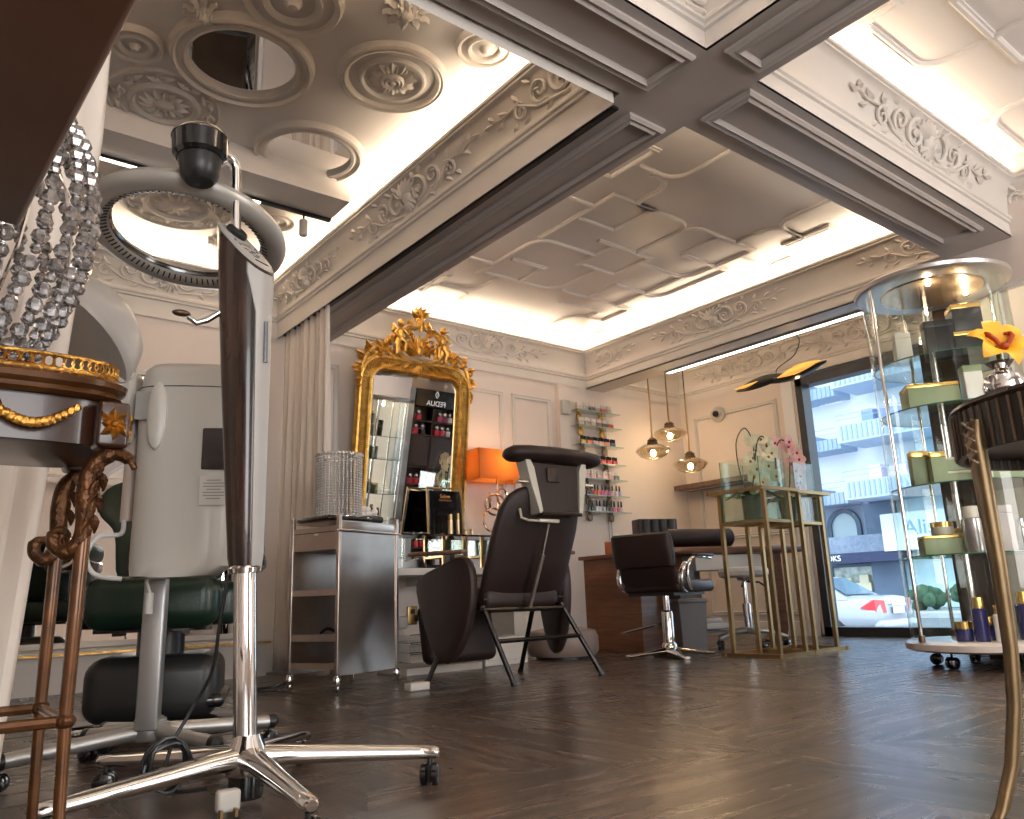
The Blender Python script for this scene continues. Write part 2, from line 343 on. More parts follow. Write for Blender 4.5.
# ---- lattice mouldings on the ceilings
lprof=[(-.022,0),(-.022,.012),(-.012,.020),(.004,.020),(.010,.013),(.020,.011),(.020,0)]
def lat(mb,pts,closed=False,off=(0,0)):
    P=[(p[0]+off[0],p[1]+off[1],ZC) for p in pts]; mb.sweep(lprof,P,(0,0,-1),closed)
def rnd(pts,idx,r=.14,n=5):
    out=[]
    for i,p in enumerate(pts):
        if i in idx:
            a,b,c=Vector((*pts[i-1],0)),Vector((*p,0)),Vector((*pts[(i+1)%len(pts)],0))
            d1=(a-b).normalized();d2=(c-b).normalized(); s_=b+d1*r; e=b+d2*r; cc=b+(d1+d2)*r
            for k in range(n+1):
                t=k/n*PI/2; q=cc-d2*r*math.cos(t)-d1*r*math.sin(t); out.append((q.x,q.y))
        else: out.append(p)
    return out
lm2=MB()
for pts,ix in [
 ([(2.6,4.50),(3.44,4.50)],()), ([(3.45,4.72),(3.45,3.95),(4.0,3.95),(4.0,3.74)],(1,)), ([(2.6,3.39),(3.45,3.39),(3.45,3.20),(3.83,3.20)],()),
 ([(3.45,3.39),(3.45,3.95)],()), ([(3.45,3.57),(3.82,3.57),(3.82,3.20)],()), ([(4.0,3.95),(4.0,4.13),(4.38,4.13),(4.38,3.74),(3.83,3.74)],()),
 ([(3.45,4.66),(3.82,4.66),(3.82,4.34),(3.50,4.34)],()), ([(3.82,4.66),(4.2,4.66),(4.2,4.13)],(1,)), ([(4.2,4.5),(4.2,4.62),(4.9,4.62),(4.9,3.85)],(1,)),
 ([(4.55,4.62),(4.55,4.27),(4.9,4.27)],()), ([(4.40,4.81),(4.88,4.81),(4.88,4.98),(5.08,4.98),(5.08,4.62),(4.9,4.62)],()),
 ([(4.73,5.62),(4.73,4.98),(4.9,4.98)],(1,)), ([(3.65,5.62),(3.65,5.06),(3.2,5.06),(3.2,5.3)],(1,2)), ([(3.3,5.06),(3.64,5.06),(3.64,4.66)],(1,)),
 ([(2.95,5.26),(3.28,5.26),(3.28,4.86),(2.95,4.86),(2.95,5.26)],()), ([(5.28,5.6),(5.28,5.16),(5.42,5.16)],()),
 ([(2.6,3.06),(3.28,3.06),(3.28,2.68),(2.95,2.68),(2.95,3.06)],()), ([(3.30,2.86),(3.65,2.86),(3.65,2.0)],(1,)), ([(3.46,2.88),(3.65,2.88),(3.65,3.2)],(1,)),
 ([(3.65,3.2),(4.22,3.2),(4.22,3.74)],(1,)), ([(4.22,3.35),(4.22,3.2),(4.95,3.2)],(1,)), ([(4.72,3.2),(4.72,2.86),(5.08,2.86)],(1,)),
 ([(4.7,2.0),(4.7,2.86),(5.08,2.86)],(1,)), ([(5.05,3.02),(5.05,2.65),(5.42,2.65)],()), ([(5.08,3.0),(5.38,3.0),(5.38,2.66),(5.08,2.66),(5.08,3.0)],()),
 ([(4.54,3.56),(4.54,3.22),(4.94,3.22),(4.94,3.56),(4.54,3.56)],()), ([(4.94,3.56),(4.94,3.86),(4.38,3.86)],(1,)), ([(5.42,3.36),(5.30,3.36),(5.30,3.1)],(1,)),
 ([(4.94,3.34),(5.3,3.34)],()), ([(5.08,4.0),(5.42,4.0)],()), ([(5.08,3.56),(5.08,4.3),(4.9,4.3)],(1,)), ([(4.94,3.56),(5.08,3.56)],()),
 ([(2.6,2.3),(3.0,2.3),(3.0,1.9)],(1,)), ([(3.65,2.3),(4.1,2.3),(4.1,1.9)],(1,))]:
    P=rnd(pts,ix); lat(lm2,P)
struct('trim_12',lm2,CEILP)
lm3=MB()
for pts,ix in [([(3.31,1.60),(3.31,1.41),(3.86,1.41),(3.86,1.09),(3.45,1.09),(3.45,.6)],(2,)), ([(3.86,1.09),(3.86,.6),(4.3,.6)],()), ([(3.86,1.09),(4.15,1.09),(4.3,1.0),(4.3,.6)],()),
 ([(2.7,1.25),(3.26,1.25),(3.26,1.55)],()), ([(3.34,1.42),(3.78,1.42),(3.82,1.6)],()), ([(4.9,.9),(4.55,.9),(4.55,1.40),(5.1,1.40),(5.1,1.0)],(1,2)), ([(4.56,1.6),(4.6,1.42)],()), ([(5.1,1.4),(5.1,1.55)],()),
 ([(2.7,.8),(3.2,.8),(3.2,.3)],(1,)), ([(4.3,.6),(4.3,.2),(4.9,.2)],(1,))]:
    lat(lm3,rnd(pts,ix))
struct('trim_13',lm3,CEILP)
# ---------------------------------------------------------------- plaster ornaments
def spiral(c,r0,turns,a0,dirn=1,n=22,shrink=.12):
    out=[]
    for k in range(n+1):
        t=k/n; a=a0+dirn*turns*2*PI*t; r=r0*(1-t*(1-shrink)); out.append((c[0]+r*math.cos(a),c[1]+r*math.sin(a),0))
    return out
def leaf(mb,p,a,L,W,h=.008,T=None):
    """pointed relief leaf in the xy plane"""
    d=V(math.cos(a),math.sin(a),0); s=V(-d.y,d.x,0); p=V(*p); rings=[]
    for t,w in((0,.15),(.25,.8),(.5,1),(.75,.6),(1,.05)):
        q=p+d*(L*t)+s*(.18*L*math.sin(t*PI)*.6); rings.append([q-s*(W*w),q+V(0,0,h*w+.001),q+s*(W*w),q+V(0,0,-.002)])
    mb.loft(rings,True,T)
def half(mb,sg,T,k=1.0):
    def m(P): return [(sg*x*k,y*k,z*k) for x,y,z in P]
    mb.tube(m(spiral((.075,.0),.055,1.3,PI*.5,-1)),[.010*k*(1-.5*i/22) for i in range(23)],6,T=T)
    mb.tube(m(spiral((.17,.015),.048,1.5,-PI*.6,1)),[.008*k*(1-.5*i/22) for i in range(23)],6,T=T)
    mb.tube(m(spiral((.27,-.012),.036,1.4,PI*.6,-1)),[.007*k*(1-.5*i/22) for i in range(23)],6,T=T)
    mb.tube(m([(.05,-.06,0),(.12,-.05,0),(.2,-.035,0),(.28,.02,0),(.36,.01,0),(.42,.03,0)]),[.007*k,.008*k,.007*k,.006*k,.005*k,.002*k],6,T=T)
    for (x,y,a,L) in((.06,.05,1.3,.05),(.10,.055,.9,.05),(.13,-.045,-.7,.05),(.20,.06,.8,.045),(.23,-.04,-.5,.05),(.27,.03,1.1,.04),(.30,-.04,-.8,.035),(.33,.02,.5,.05),(.36,.0,-.5,.04),(.40,.03,.9,.03),(.41,.02,.1,.05),(.17,.02,0.3,.03),(.075,-.01,2,.03)):
        aa=a if sg>0 else PI-a
        leaf(mb,(sg*x*k,y*k,0),aa,L*k,.011*k,.011*k,T)
def cartouche(T,k=1.0):
    mb=MB()
    for sg in(-1,1): half(mb,sg,T,k)
    for i in range(7):
        a=PI/2+(i-3)*.33; leaf(mb,(0,-.0,.004),a,.085*k,.014*k,.016*k,T)
    for i in range(5):
        a=-PI/2+(i-2)*.4; leaf(mb,(0,-.01,.004),a,.06*k,.013*k,.014*k,T)
    mb.ell((0,0,.004),(.028*k,.034*k,.016*k),T); mb.tube([(.05*k*math.cos(a)*.9,.05*k*math.sin(a),.002) for a in [2*PI*i/16 for i in range(16)]],.006*k,6,True,T)
    return mb
def spray(T,sg=1,k=1.0):
    mb=MB(); half(mb,sg,T,k); return mb
def friezeT(side,tr,pos):
    x0,x1,y0,y1=tr; inn={'E':V(-1,0,0),'W':V(1,0,0),'N':V(0,-1,0),'S':V(0,1,0)}[side]
    t=(inn*.062+V(0,0,.184)).normalized(); n=(inn*.949-V(0,0,.31)).normalized(); s=t.cross(n)
    base={'E':V(x1,pos,0),'W':V(x0,pos,0),'N':V(pos,y1,0),'S':V(pos,y0,0)}[side]+inn*.032+V(0,0,2.675)
    return Matrix(((s.x,t.x,n.x,base.x),(s.y,t.y,n.y,base.y),(s.z,t.z,n.z,base.z),(0,0,0,1)))@Matrix.Diagonal((1.35,1.12,1.3,1))
ORN=MB()
def putorn(side,tr,pos,k=1.0,kind='c',sg=1):
    m=cartouche(friezeT(side,tr,pos),k) if kind=='c' else spray(friezeT(side,tr,pos),sg,k)
    ORN.v,base=ORN.v+m.v,len(ORN.v); ORN.f+=[tuple(i+base for i in f) for f in m.f]
def flushorn(i):
    global ORN
    struct('trim_%d'%i,ORN,PAINT); ORN=MB()
putorn('E',T1,3.55,1.15); putorn('E',T1,2.12,1.1,'s',-1); putorn('E',T1,4.95,.9); flushorn(14)
for x in(.3,1.35): putorn('N',T1,x,1.1)
flushorn(15)
putorn('E',T2,3.9,1.15); putorn('E',T2,2.0,1.0,'s',-1); putorn('E',T2,5.4,1.0,'s',1); putorn('N',T2,4.1,1.15); putorn('N',T2,5.25,1,'s',1); putorn('N',T2,2.75,1.1,'s',-1); flushorn(16)
putorn('S',TR if False else (TR[0],TR[1],-3.0,1.56),0,.01) if False else None
putorn('N',TR,4.05,1.25); putorn('N',TR,2.72,1.1,'s',-1); putorn('N',TR,5.08,1.2,'s',1); putorn('E',TR,1.05,1.2); flushorn(17)
putorn('E',T3,3.3,1.2); putorn('E',T3,4.6,1.1); putorn('E',T3,2.4,1.1); flushorn(18)
putorn('N',T4,2.05,1.3,'s',1); putorn('E',T4,1.45,1.3,'s',-1); putorn('N',T4,1.2,1.1); flushorn(19)
# ---- ceiling medallions (lathe hanging down)
MG='round plaster medallions on the left ceiling tray'
def down(prof): return [(r,-z) for r,z in prof]
def rosette(x,y,R,style,label):
    t=thing('ceiling_medallion',label,'ceiling medallion',(x,y,ZC),0,MG)
    k=R
    if style=='sun':
        obj('plate',MB().lathe(down([(0,.012),(.38*k,.012),(.52*k,.014),(.56*k,.03),(.60*k,.03),(.64*k,.012),(.80*k,.010),(.84*k,.03),(.88*k,.034),(.92*k,.026),(.95*k,.034),(1*k,.026),(1.03*k,0)]),n=56),PAINT,t)
        pt=MB()
        for ring,(n,L,W) in enumerate(((12,.27,.085),(12,.20,.07))):
            for i in range(n):
                a=2*PI*(i+.5*ring)/n; p=V(math.cos(a),math.sin(a),0)*(.20*k); rings=[]; s_=V(-math.sin(a),math.cos(a),0); d=V(math.cos(a),math.sin(a),0)
                for q,w,z in((0,.4,.02),(.35,1,.035),(.7,.8,.03),(1,.1,.016)): 
                    c=p+d*(L*k*q); rings.append([c-s_*W*k*w-V(0,0,.012),c-V(0,0,z),c+s_*W*k*w-V(0,0,.012),c-V(0,0,.004)])
                pt.loft(rings)
        obj('petals',pt,PAINT,t); obj('boss',MB().lathe(down([(0,.05),(.05*k,.048),(.07*k,.03),(.10*k,.03),(.13*k,.042),(.16*k,.03),(.19*k,.04),(.22*k,.03),(.23*k,.01)]),n=32),PAINT,t)
    elif style=='ring':
        obj('plate',MB().lathe(down([(0,.05),(.10*k,.047),(.16*k,.03),(.2*k,.022),(.45*k,.018),(.5*k,.03),(.58*k,.034),(.64*k,.022),(.82*k,.018),(.86*k,.03),(.94*k,.034),(1*k,.02),(1.03*k,0)]),n=48),PAINT,t)
    elif style=='flower':
        pt=MB()
        for ring,(n,r0,L,W,z) in enumerate(((10,.45,.6,.2,.03),(8,.18,.45,.17,.045))):
            for i in range(n):
                a=2*PI*(i+.5*ring)/n; d=V(math.cos(a),math.sin(a),0); s_=V(-math.sin(a),math.cos(a),0); p=d*(r0*k); rings=[]
                for q,w,zz in((0,.4,z*.8),(.4,1,z),(.75,.9,z*.6),(1,.3,z*.9)): c=p+d*(L*k*q); rings.append([c-s_*W*k*w-V(0,0,z*.3),c-V(0,0,zz),c+s_*W*k*w-V(0,0,z*.3),c])
                pt.loft(rings)
        obj('petals',pt,PAINT,t); obj('boss',MB().lathe(down([(0,.06),(.15*k,.055),(.25*k,.04),(.3*k,.0)]),n=20),PAINT,t)
    else: # scroll
        obj('plate',MB().lathe(down([(0,.035),(.12*k,.03),(.2*k,.014),(.5*k,.012),(.54*k,.03),(.6*k,.03),(.64*k,.010),(.94*k,.008),(.97*k,.022),(1.02*k,.018),(1.04*k,0)]),n=48),PAINT,t)
        T=Matrix.Translation((0,0,-.012))@Matrix.Rotation(PI,4,'X'); pt=MB()
        for i in range(14): a=2*PI*i/14; leaf(pt,(.16*k*math.cos(a),.16*k*math.sin(a),0),a,.3*k,.05*k,.02,T)
        for i in range(10):
            a=2*PI*i/10; c=(.79*k*math.cos(a),.79*k*math.sin(a)); pt.tube(spiral(c,.12*k,1.3,a,1,18),[.016*k*2]*19,6,T=T); leaf(pt,(c[0],c[1],0),a+1.6,.25*k,.05*k,.02,T); leaf(pt,(c[0],c[1],0),a-1.4,.22*k,.05*k,.02,T)
        obj('relief',pt,PAINT,t)
    return t
rosette(1.70,2.99,.262,'sun','large round plaster medallion with a sunflower centre between the ceiling mirrors')
rosette(1.935,2.54,.135,'ring','small plain ringed plaster medallion near the tray corner, right of the flower')
rosette(1.525,2.55,.105,'flower','small open plaster flower medallion at the top edge of the ceiling')
rosette(1.10,2.78,.21,'ring','ringed plaster medallion cut by the top edge of the photo')
rosette(.82,3.07,.085,'flower','tiny plaster flower knob at the top beside the brown shade')
rosette(.63,3.44,.12,'ring','small ringed plaster medallion behind the brown shade edge')
rosette(.86,3.83,.27,'scroll','ornate scrolled plaster medallion left of the round ceiling mirrors')
rosette(1.22,4.86,.34,'scroll','ornate plaster medallion seen through the halo ring')
rosette(1.80,4.72,.13,'ring','plain ringed medallion beyond the track beam')
rosette(1.62,5.25,.09,'flower','small flower medallion close to the far cornice')
def ceilmirror(x,y,R,ro_,label):
    t=thing('ceiling_mirror',label,'ceiling mirror',(x,y,ZC),0,'round mirrors set in the ceiling')
    obj('frame',MB().lathe(down([(R*.97,.004),(R,.03),(R+.015,.034),(R+.03,.024),(R+.05,.026),(ro_-.02,.04),(ro_-.005,.034),(ro_,.012),(ro_+.005,0)]),n=64,cap=False),PAINT,t)
    obj('mirror_glass',MB().lathe(down([(0,.006),(R,.006),(R,.001)]),n=48),MIRROR,t,smooth=False)
ceilmirror(1.07,3.29,.245,.325,'large round ceiling mirror nearer the brown shade')
ceilmirror(1.645,3.84,.235,.305,'round ceiling mirror above the bent chrome arm, farther one')
# track beam and spotlight
struct('trim_20',MB().box((.33,4.12,2.875),(3.3,.26,.15)),CEILP,smooth=False)
t=thing('track_light','black track with a lit strip and one small white spotlight','track light',(1.0,4.26,2.80))
obj('track',MB().box((.1,.0,-.008),(1.75,.03,.02)),BLACKP,t,smooth=False)
obj('light_bar',MB().box((.05,.0,-.020),(.95,.022,.006)),emis('bar_light',(1,.9,.75),5),t,smooth=False)
h=obj('spotlight_head',MB().lathe([(0,0),(.024,0),(.026,.004),(.026,.10),(.02,.105),(0,.105)],(.80,0,-.16)),WHITEP,t)
obj('stem',MB().cyl((.80,0,-.06),(.80,0,-.01),.006),BLACKP,t)
# ---------------------------------------------------------------- curtains
def curtain_mat():
    m=bpy.data.materials.new('sheer_linen'); m.use_nodes=True; nt=m.node_tree; nt.nodes.clear()
    d=nt.nodes.new('ShaderNodeBsdfDiffuse'); d.inputs[0].default_value=(.92,.86,.80,1); tr=nt.nodes.new('ShaderNodeBsdfTranslucent'); tr.inputs[0].default_value=(.92,.84,.76,1)
    mx=nt.nodes.new('ShaderNodeMixShader'); mx.inputs[0].default_value=.35; o=nt.nodes.new('ShaderNodeOutputMaterial')
    nt.links.new(d.outputs[0],mx.inputs[1]); nt.links.new(tr.outputs[0],mx.inputs[2]); nt.links.new(mx.outputs[0],o.inputs[0]); return m
CURT=curtain_mat()
def curtain(name,a,b,z0,z1,folds,amp,label,swell=None):
    """pleated cloth between plan points a,b (2d)"""
    A=V(a[0],a[1],0);B=V(b[0],b[1],0);L=(B-A).length;d=(B-A)/L;n=V(-d.y,d.x,0); N=folds*8; K=18; vs=[];fs=[]
    for k in range(K+1):
        t=k/K; z=z1+(z0-z1)*t
        for i in range(N+1):
            u=i/N; ph=u*folds*2*PI; am=amp*(.55+.6*t)*(1+.4*math.sin(u*17)); sh=(swell(t,u) if swell else 0)
            p=A+d*(L*u+sh)+n*(am*math.sin(ph+.5*math.sin(t*3+u*9))); vs.append((p.x,p.y,z))
    for k in range(K):
        for i in range(N): j=k*(N+1)+i; fs.append((j,j+1,j+N+2,j+N+1))
    m=MB(); m.add(vs,fs); o=obj(name,m,CURT); sol=o.modifiers.new('s','SOLIDIFY'); sol.thickness=.003
    return tag(o,label,'curtain')
curtain('curtain',(2.20,4.72),(2.20,5.48),.02,2.46,9,.035,'white floor-length curtain hanging behind the steel trolley',lambda t,u:-.05*(t**2)*(1-u)-.02*math.sin(t*PI)*(1-u))
curtain('curtain',(-.50,2.06),(.325,2.10),.05,2.90,9,.02,'pale curtain behind the small gilded table',lambda t,u:-.10*u*max(0,(t-.45))*1.6)
# slot rail
struct('trim_21',MB().box((2.205,3.75,2.425),(.03,3.5,.012)),BLACKP,smooth=False)
# ---------------------------------------------------------------- helpers for parts
def caster(mb_w,mb_s,c,r=.025,w=.012,rz=0):
    T=Matrix.Translation(c)@Matrix.Rotation(rz,4,'Z')
    for s in(-1,1): mb_w.lathe([(0,-w/2),(r*.8,-w/2),(r,-w/3),(r,w/3),(r*.8,w/2),(0,w/2)],n=18,T=T@Matrix.Translation((0,s*w*.75,r))@Matrix.Rotation(PI/2,4,'X'))
    mb_s.box((0,0,r),(.012,w*.6,r*1.5),T); mb_s.cyl((0,0,r*1.4),(0,0,r*2.5),.006,T=T,n=8)
# ---------------------------------------------------------------- hair processor with halo ring
hx,hy=.722,1.95
t=thing('hair_processor','halo ring hair processor with dark wood column on a chrome star base','hair processor',(hx,hy,0))
PWOOD=wood('dark_rosewood',(.010,.005,.004),(.055,.024,.015),3,.25,(9,9,.8),.35)
hub=MB().lathe([(0,.062),(.045,.062),(.05,.07),(.052,.10),(.045,.118),(.036,.135),(.03,.15),(0,.15)],n=28)
hb=obj('hub',hub,CHROME,t); obj('hub_cup',MB().lathe([(0,.012),(.038,.012),(.04,.02),(.04,.064),(0,.064)],n=24),BLACKG,t)
for k in range(5):
    a=math.radians(49+72*k); d=V(math.cos(a),math.sin(a),0); s=V(-d.y,d.x,0); rings=[]
    for q,w,h,z in((.03,.034,.026,.10),(.10,.028,.023,.098),(.25,.022,.019,.088),(.40,.0185,.016,.078),(.445,.018,.015,.075),(.452,.012,.010,.075)):
        c=d*q+V(0,0,z); rings.append([c+s*(w*math.cos(b))+V(0,0,h*math.sin(b)) for b in [2*PI*i/14 for i in range(14)]])
    lg=obj('leg',MB().loft(rings),CHROME,t)
    mw,ms=MB(),MB(); c=d*.43; caster(mw,ms,(c.x,c.y,0),.026,.018,a+(.6 if k%2 else 1.2)); obj('caster_wheel',mw,BLACKG,lg); obj('caster_stem',ms,BLACKP,lg)
obj('pole',MB().cyl((0,0,.14),(0,0,.54),.0275,n=32),CHROME,t)
# wooden body: front axis points right-toward camera
fa=math.radians(-62); FX=V(math.cos(fa),math.sin(fa),0); SY=V(-FX.y,FX.x,0)
def bodyring(z,ax,ay,slope=0,n=28,grow=0,e=2.6,off=0):
    out=[]
    for i in range(n):
        b=2*PI*i/n; x=math.copysign(abs(math.cos(b))**(2/e),math.cos(b))*(ax+grow); y=math.copysign(abs(math.sin(b))**(2/e),math.sin(b))*(ay+grow)
        out.append(FX*(x+off)+SY*y+V(0,0,z-slope*x))
    return out
SL=1.2
LEV=[(.535,.034,.036,0),(.56,.038,.040,0),(.75,.046,.046,0),(1.0,.056,.054,.1),(1.2,.063,.060,.3),(1.33,.068,.063,.85),(1.385,.070,.064,SL)]
obj('column_body',MB().loft([bodyring(z,a,b,s) for z,a,b,s in LEV]),PWOOD,t)
obj('collar',MB().lathe([(.028,.52),(.04,.522),(.042,.532),(.036,.540),(.028,.540)],n=28),CHROME,t)
# front strip
stp=[]
for z,a,b,s in LEV[:-1]+[(1.378,.070,.064,SL)]:
    w=b*.50 if z<1.25 else b*.8; rr=[]
    for y in(-w,-w*.6,0,w*.6,w):
        x=a*(1-abs(y/(b*1.0))**2.6)**(1/2.6)+.004; rr.append(FX*x+SY*y+V(0,0,z-s*x))
    for y in(w,0,-w): rr.append(FX*(a*.6)+SY*y+V(0,0,z-s*a*.6))
    stp.append(rr)
GREYP=mat('silver_grey_plastic',(.42,.41,.40),.35,.2)
fs_=obj('front_strip',MB().loft(stp),GREYP,t)
slot=MB(); slot.tube([FX*.069+V(0,0,1.16),FX*.066+V(0,0,1.05)],.0055,8); obj('indicator',slot,mat('slot_grey',(.2,.21,.23),.2,.6),fs_)
top=MB().loft([bodyring(1.387,.069,.063,SL),bodyring(1.394,.066,.060,SL),bodyring(1.396,.060,.055,SL)])
cp=obj('control_panel',top,GREYP,t)
un=(V(0,0,1)+FX*SL).normalized(); ud=(FX-V(0,0,SL)).normalized()
def onpanel(u,v): return FX*u+SY*v+V(0,0,1.3975-SL*u)
bt=MB(); Tn=Matrix(((ud.x,SY.x,un.x,0),(ud.y,SY.y,un.y,0),(ud.z,SY.z,un.z,0),(0,0,0,1)))
for u,v,w_,h_ in((.0,-.038,.006,.006),(0,.038,.006,.006),(.012,-.032,.006,.005),(.012,.032,.006,.006),(.022,-.02,.003,.014),(.022,.006,.003,.016),(.031,-.012,.003,.014),(.031,.014,.003,.012),(.040,-.004,.003,.018)):
    q=onpanel(u,v); bt.box((0,0,0),(w_,h_,.002),Matrix.Translation(q)@Tn)
obj('button_marks',bt,mat('mark_grey',(.13,.13,.14),.4),cp)
bt=MB(); q=onpanel(.004,0); bt.box((0,0,0),(.012,.03,.002),Matrix.Translation(q)@Tn); obj('display_window',bt,mat('lcd_beige',(.40,.36,.26),.2),cp)
bt=MB(); 
for i in range(9): q=onpanel(.056,-.022+.0055*i); bt.box((0,0,0),(.005,.0035,.002),Matrix.Translation(q)@Tn)
obj('maker_lettering',bt,BLACKP,cp)
obj('pole_grommet',MB().lathe([(.030,0),(.03,.012),(.024,.018),(.012,.018)],n=24,T=Matrix.Translation(onpanel(-.034,0)-un*.002)@Tn),BLACKP,t)
# bent chrome tube
pc=FX*-.034
P0=V(*pc)+V(0,0,1.39); 
QT=Matrix.Rotation(math.radians(-2.4),4,V(.622,.783,0)); mc=QT.inverted()@(V(.54,1.977,1.636)-V(hx,hy,0)); P1=V(P0.x,P0.y,mc.z-.012)
LD=V(mc.x-P1.x,mc.y-P1.y,0); LL=LD.length; LD.normalize()
tp=[P0,P0+V(0,0,.04),P1]+[P1+LD*(.035*(1-math.cos(a)))+V(0,0,.035*math.sin(a)) for a in (.4,.8,1.2,PI/2)]+[P1+LD*(LL-.045)+V(0,0,.035)]
obj('arm_tube',MB().tube(tp,.0135,16),CHROME,t)
mo=obj('motor_housing',MB().lathe([(0,.052),(.035,.050),(.060,.044),(.071,.034),(.073,.026)],(mc.x,mc.y,mc.z),n=32),CHROME,t)
obj('motor_drum',MB().lathe([(0,-.035),(.060,-.035),(.069,-.025),(.071,.028),(0,.028)],(mc.x,mc.y,mc.z),n=32),BLACKG,t)
obj('swivel_cup',MB().lathe([(0,-.105),(.035,-.102),(.048,-.086),(.054,-.06),(.056,-.033),(0,-.033)],(mc.x,mc.y,mc.z),n=28),BLACKP,t)
# ring
rc=QT.inverted()@(V(.603,2.28,1.525)-V(hx,hy,0)); rn=V(.18,.08,.98).normalized(); rx=rn.cross(V(0,1,0)).normalized(); ry=rn.cross(rx)
Tr=Matrix(((rx.x,ry.x,rn.x,rc.x),(rx.y,ry.y,rn.y,rc.y),(rx.z,ry.z,rn.z,rc.z),(0,0,0,1)))
RG=mat('ring_grey',(.42,.40,.37),.32,.3)
prof=[]
for a,r1,r2 in [(k*24,.038,.029) for k in range(15)]: prof.append((00.246+r1*math.cos(math.radians(a)),r2*math.sin(math.radians(a))))
prof.append(prof[0]); rg=MB(); rg.lathe(prof,n=96,T=Tr)
rgo=obj('halo_ring',rg,RG,t)
sl=MB()
for k in range(84):
    a=2*PI*k/84; TT=Tr@Matrix.Rotation(a,4,'Z')@Matrix.Translation((.224,0,-.0240))@Matrix.Rotation(math.radians(28),4,'Y'); sl.box((0,0,0),(.019,.0042,.003),TT)
obj('ring_slots',sl,BLACKP,rgo)
obj('ring_lamp_groove',MB().lathe([(.206,.003),(.208,-.006),(.211,-.012),(.213,-.006),(.210,.004),(.206,.003)],n=96,T=Tr),mat('groove',(.12,.12,.12),.15,.9),rgo)
# link from the cup to the ring
dr=(mc+V(0,0,-.085)); near=min([Tr@V(.246*math.cos(a),.246*math.sin(a),.0) for a in [2*PI*i/60 for i in range(60)]],key=lambda q:(q-dr).length)
obj('ring_bracket',MB().tube([dr,(dr+near)/2+V(0,0,.01),near],[.022,.02,.018],12),BLACKP,t)
# little handle hook beside the column
hk=MB().tube([V(-.03,0,1.22),V(-.09,.03,1.175),V(-.115,.035,1.165),V(-.135,.04,1.18)],[.008,.008,.008,.006],10); ho=obj('hook_arm',hk,CHROME,t); obj('hook_knob',MB().ell((-.15,.045,1.19),(.024,.012,.009)),BRONZE,ho)
# cable
cb=smoothpath([V(-.035,.02,.52),V(-.045,.05,.40),V(-.05,.08,.30),V(-.08,.12,.22),V(-.13,.13,.13),V(-.15,.08,.05),V(-.08,.02,.045)],6)
obj('power_cable',MB().tube(cb,.0045,8),BLACKP,t)
cc=MB(); pts=[]
for k in range(90):
    a=k*.42; pts.append(V(-.16+.045*math.cos(a)*(1+.15*math.sin(k*.9)),.06+.012*math.sin(k*.37),.10+.05*math.sin(a)*(1+.2*math.cos(k*.53))))
cc.tube(pts,.0042,6); obj('coiled_cable',cc,BLACKP,t)
pg=MB().rbox((-.075,-.10,.035),(.05,.03,.045),.008,R=None); po=obj('plug',pg,WHITEP,t); obj('plug_pin',MB().box((-.095,-.115,.012),(.006,.02,.02)).box((-.065,-.12,.014),(.006,.02,.016)),BRASS,po,smooth=False)
fw=V(.622,.783,0); QT=Matrix.Rotation(math.radians(-2.4),4,fw)
for ch in t.children:
    if not ch.name.startswith(('hub','leg','coiled','plug')): ch.matrix_local=QT
# ---------------------------------------------------------------- steamer
sx,sy=.68,2.63
t=thing('hair_steamer','cream hair steamer with hood on a grey castor stand','hair steamer',(sx,sy,0))
obj('stand_hub',MB().lathe([(0,.07),(.05,.07),(.055,.08),(.055,.115),(.045,.12),(.045,.127),(.03,.137),(0,.14)],n=24),ALU,t)
for (ax,ay) in((-.40,-.10),(-.13,.22),(.39,.03),(.11,-.27),(-.05,.34)):
    d=V(ax,ay,0); L=d.length; d.normalize()
    lg=obj('leg',MB().tube([d*.03+V(0,0,.095),d*(L-.02)+V(0,0,.075)],[.022,.020],14),ALU,t); obj('end_cap',MB().tube([d*(L-.022)+V(0,0,.075),d*L+V(0,0,.074),d*(L+.015)+V(0,0,.073)],[.0215,.0215,.008],14),BLACKP,lg)
    mw,ms=MB(),MB(); c=d*(L-.015); caster(mw,ms,(c.x,c.y,0),.024,.016,ax*9); obj('caster_wheel',mw,BLACKG,lg); obj('caster_stem',ms,BLACKP,lg)
obj('post',MB().rbox((-.015,-.03,.33),(.062,.05,.46),.006,R=Matrix.Rotation(-.5,4,'Z')),ALU,t)
# body, tall rounded tank; front faces camera-right
Rb=Matrix.Translation((-.0,-.15,0))@Matrix.Rotation(math.radians(-28),4,'Z')
bd=MB(); rings=[]
def sq(z,x0,x1,y0,y1,e=3.2,n=36):
    cx,cy=(x0+x1)/2,(y0+y1)/2; ax,ay=(x1-x0)/2,(y1-y0)/2; return [V(cx+math.copysign(abs(math.cos(2*PI*i/n))**(2/e),math.cos(2*PI*i/n))*ax,cy+math.copysign(abs(math.sin(2*PI*i/n))**(2/e),math.sin(2*PI*i/n))*ay,z) for i in range(n)]
for z,x0,x1 in((.53,-.085,.09),(.535,-.115,.12),(.56,-.12,.155),(.62,-.12,.165),(.80,-.12,.168),(1.05,-.125,.168),(1.09,-.125,.165)): rings.append([Rb@p for p in sq(z,x0,x1,-.09,.09)])
bo=obj('tank',bd.loft(rings),CREAM,t)
rings=[]
for z,x0,x1,y in((1.092,-.122,.162,.088),(1.12,-.12,.16,.088),(1.15,-.112,.155,.082),(1.168,-.095,.14,.065),(1.175,-.06,.11,.04)): rings.append([Rb@p for p in sq(z,x0,x1,-y,y)])
obj('lid',MB().loft(rings),CREAM,t)
obj('lid_seam',MB().tube([Rb@p for p in sq(1.091,-.1262,.1665,-.0905,.0905)],.0015,4,True),BLACKP,bo)
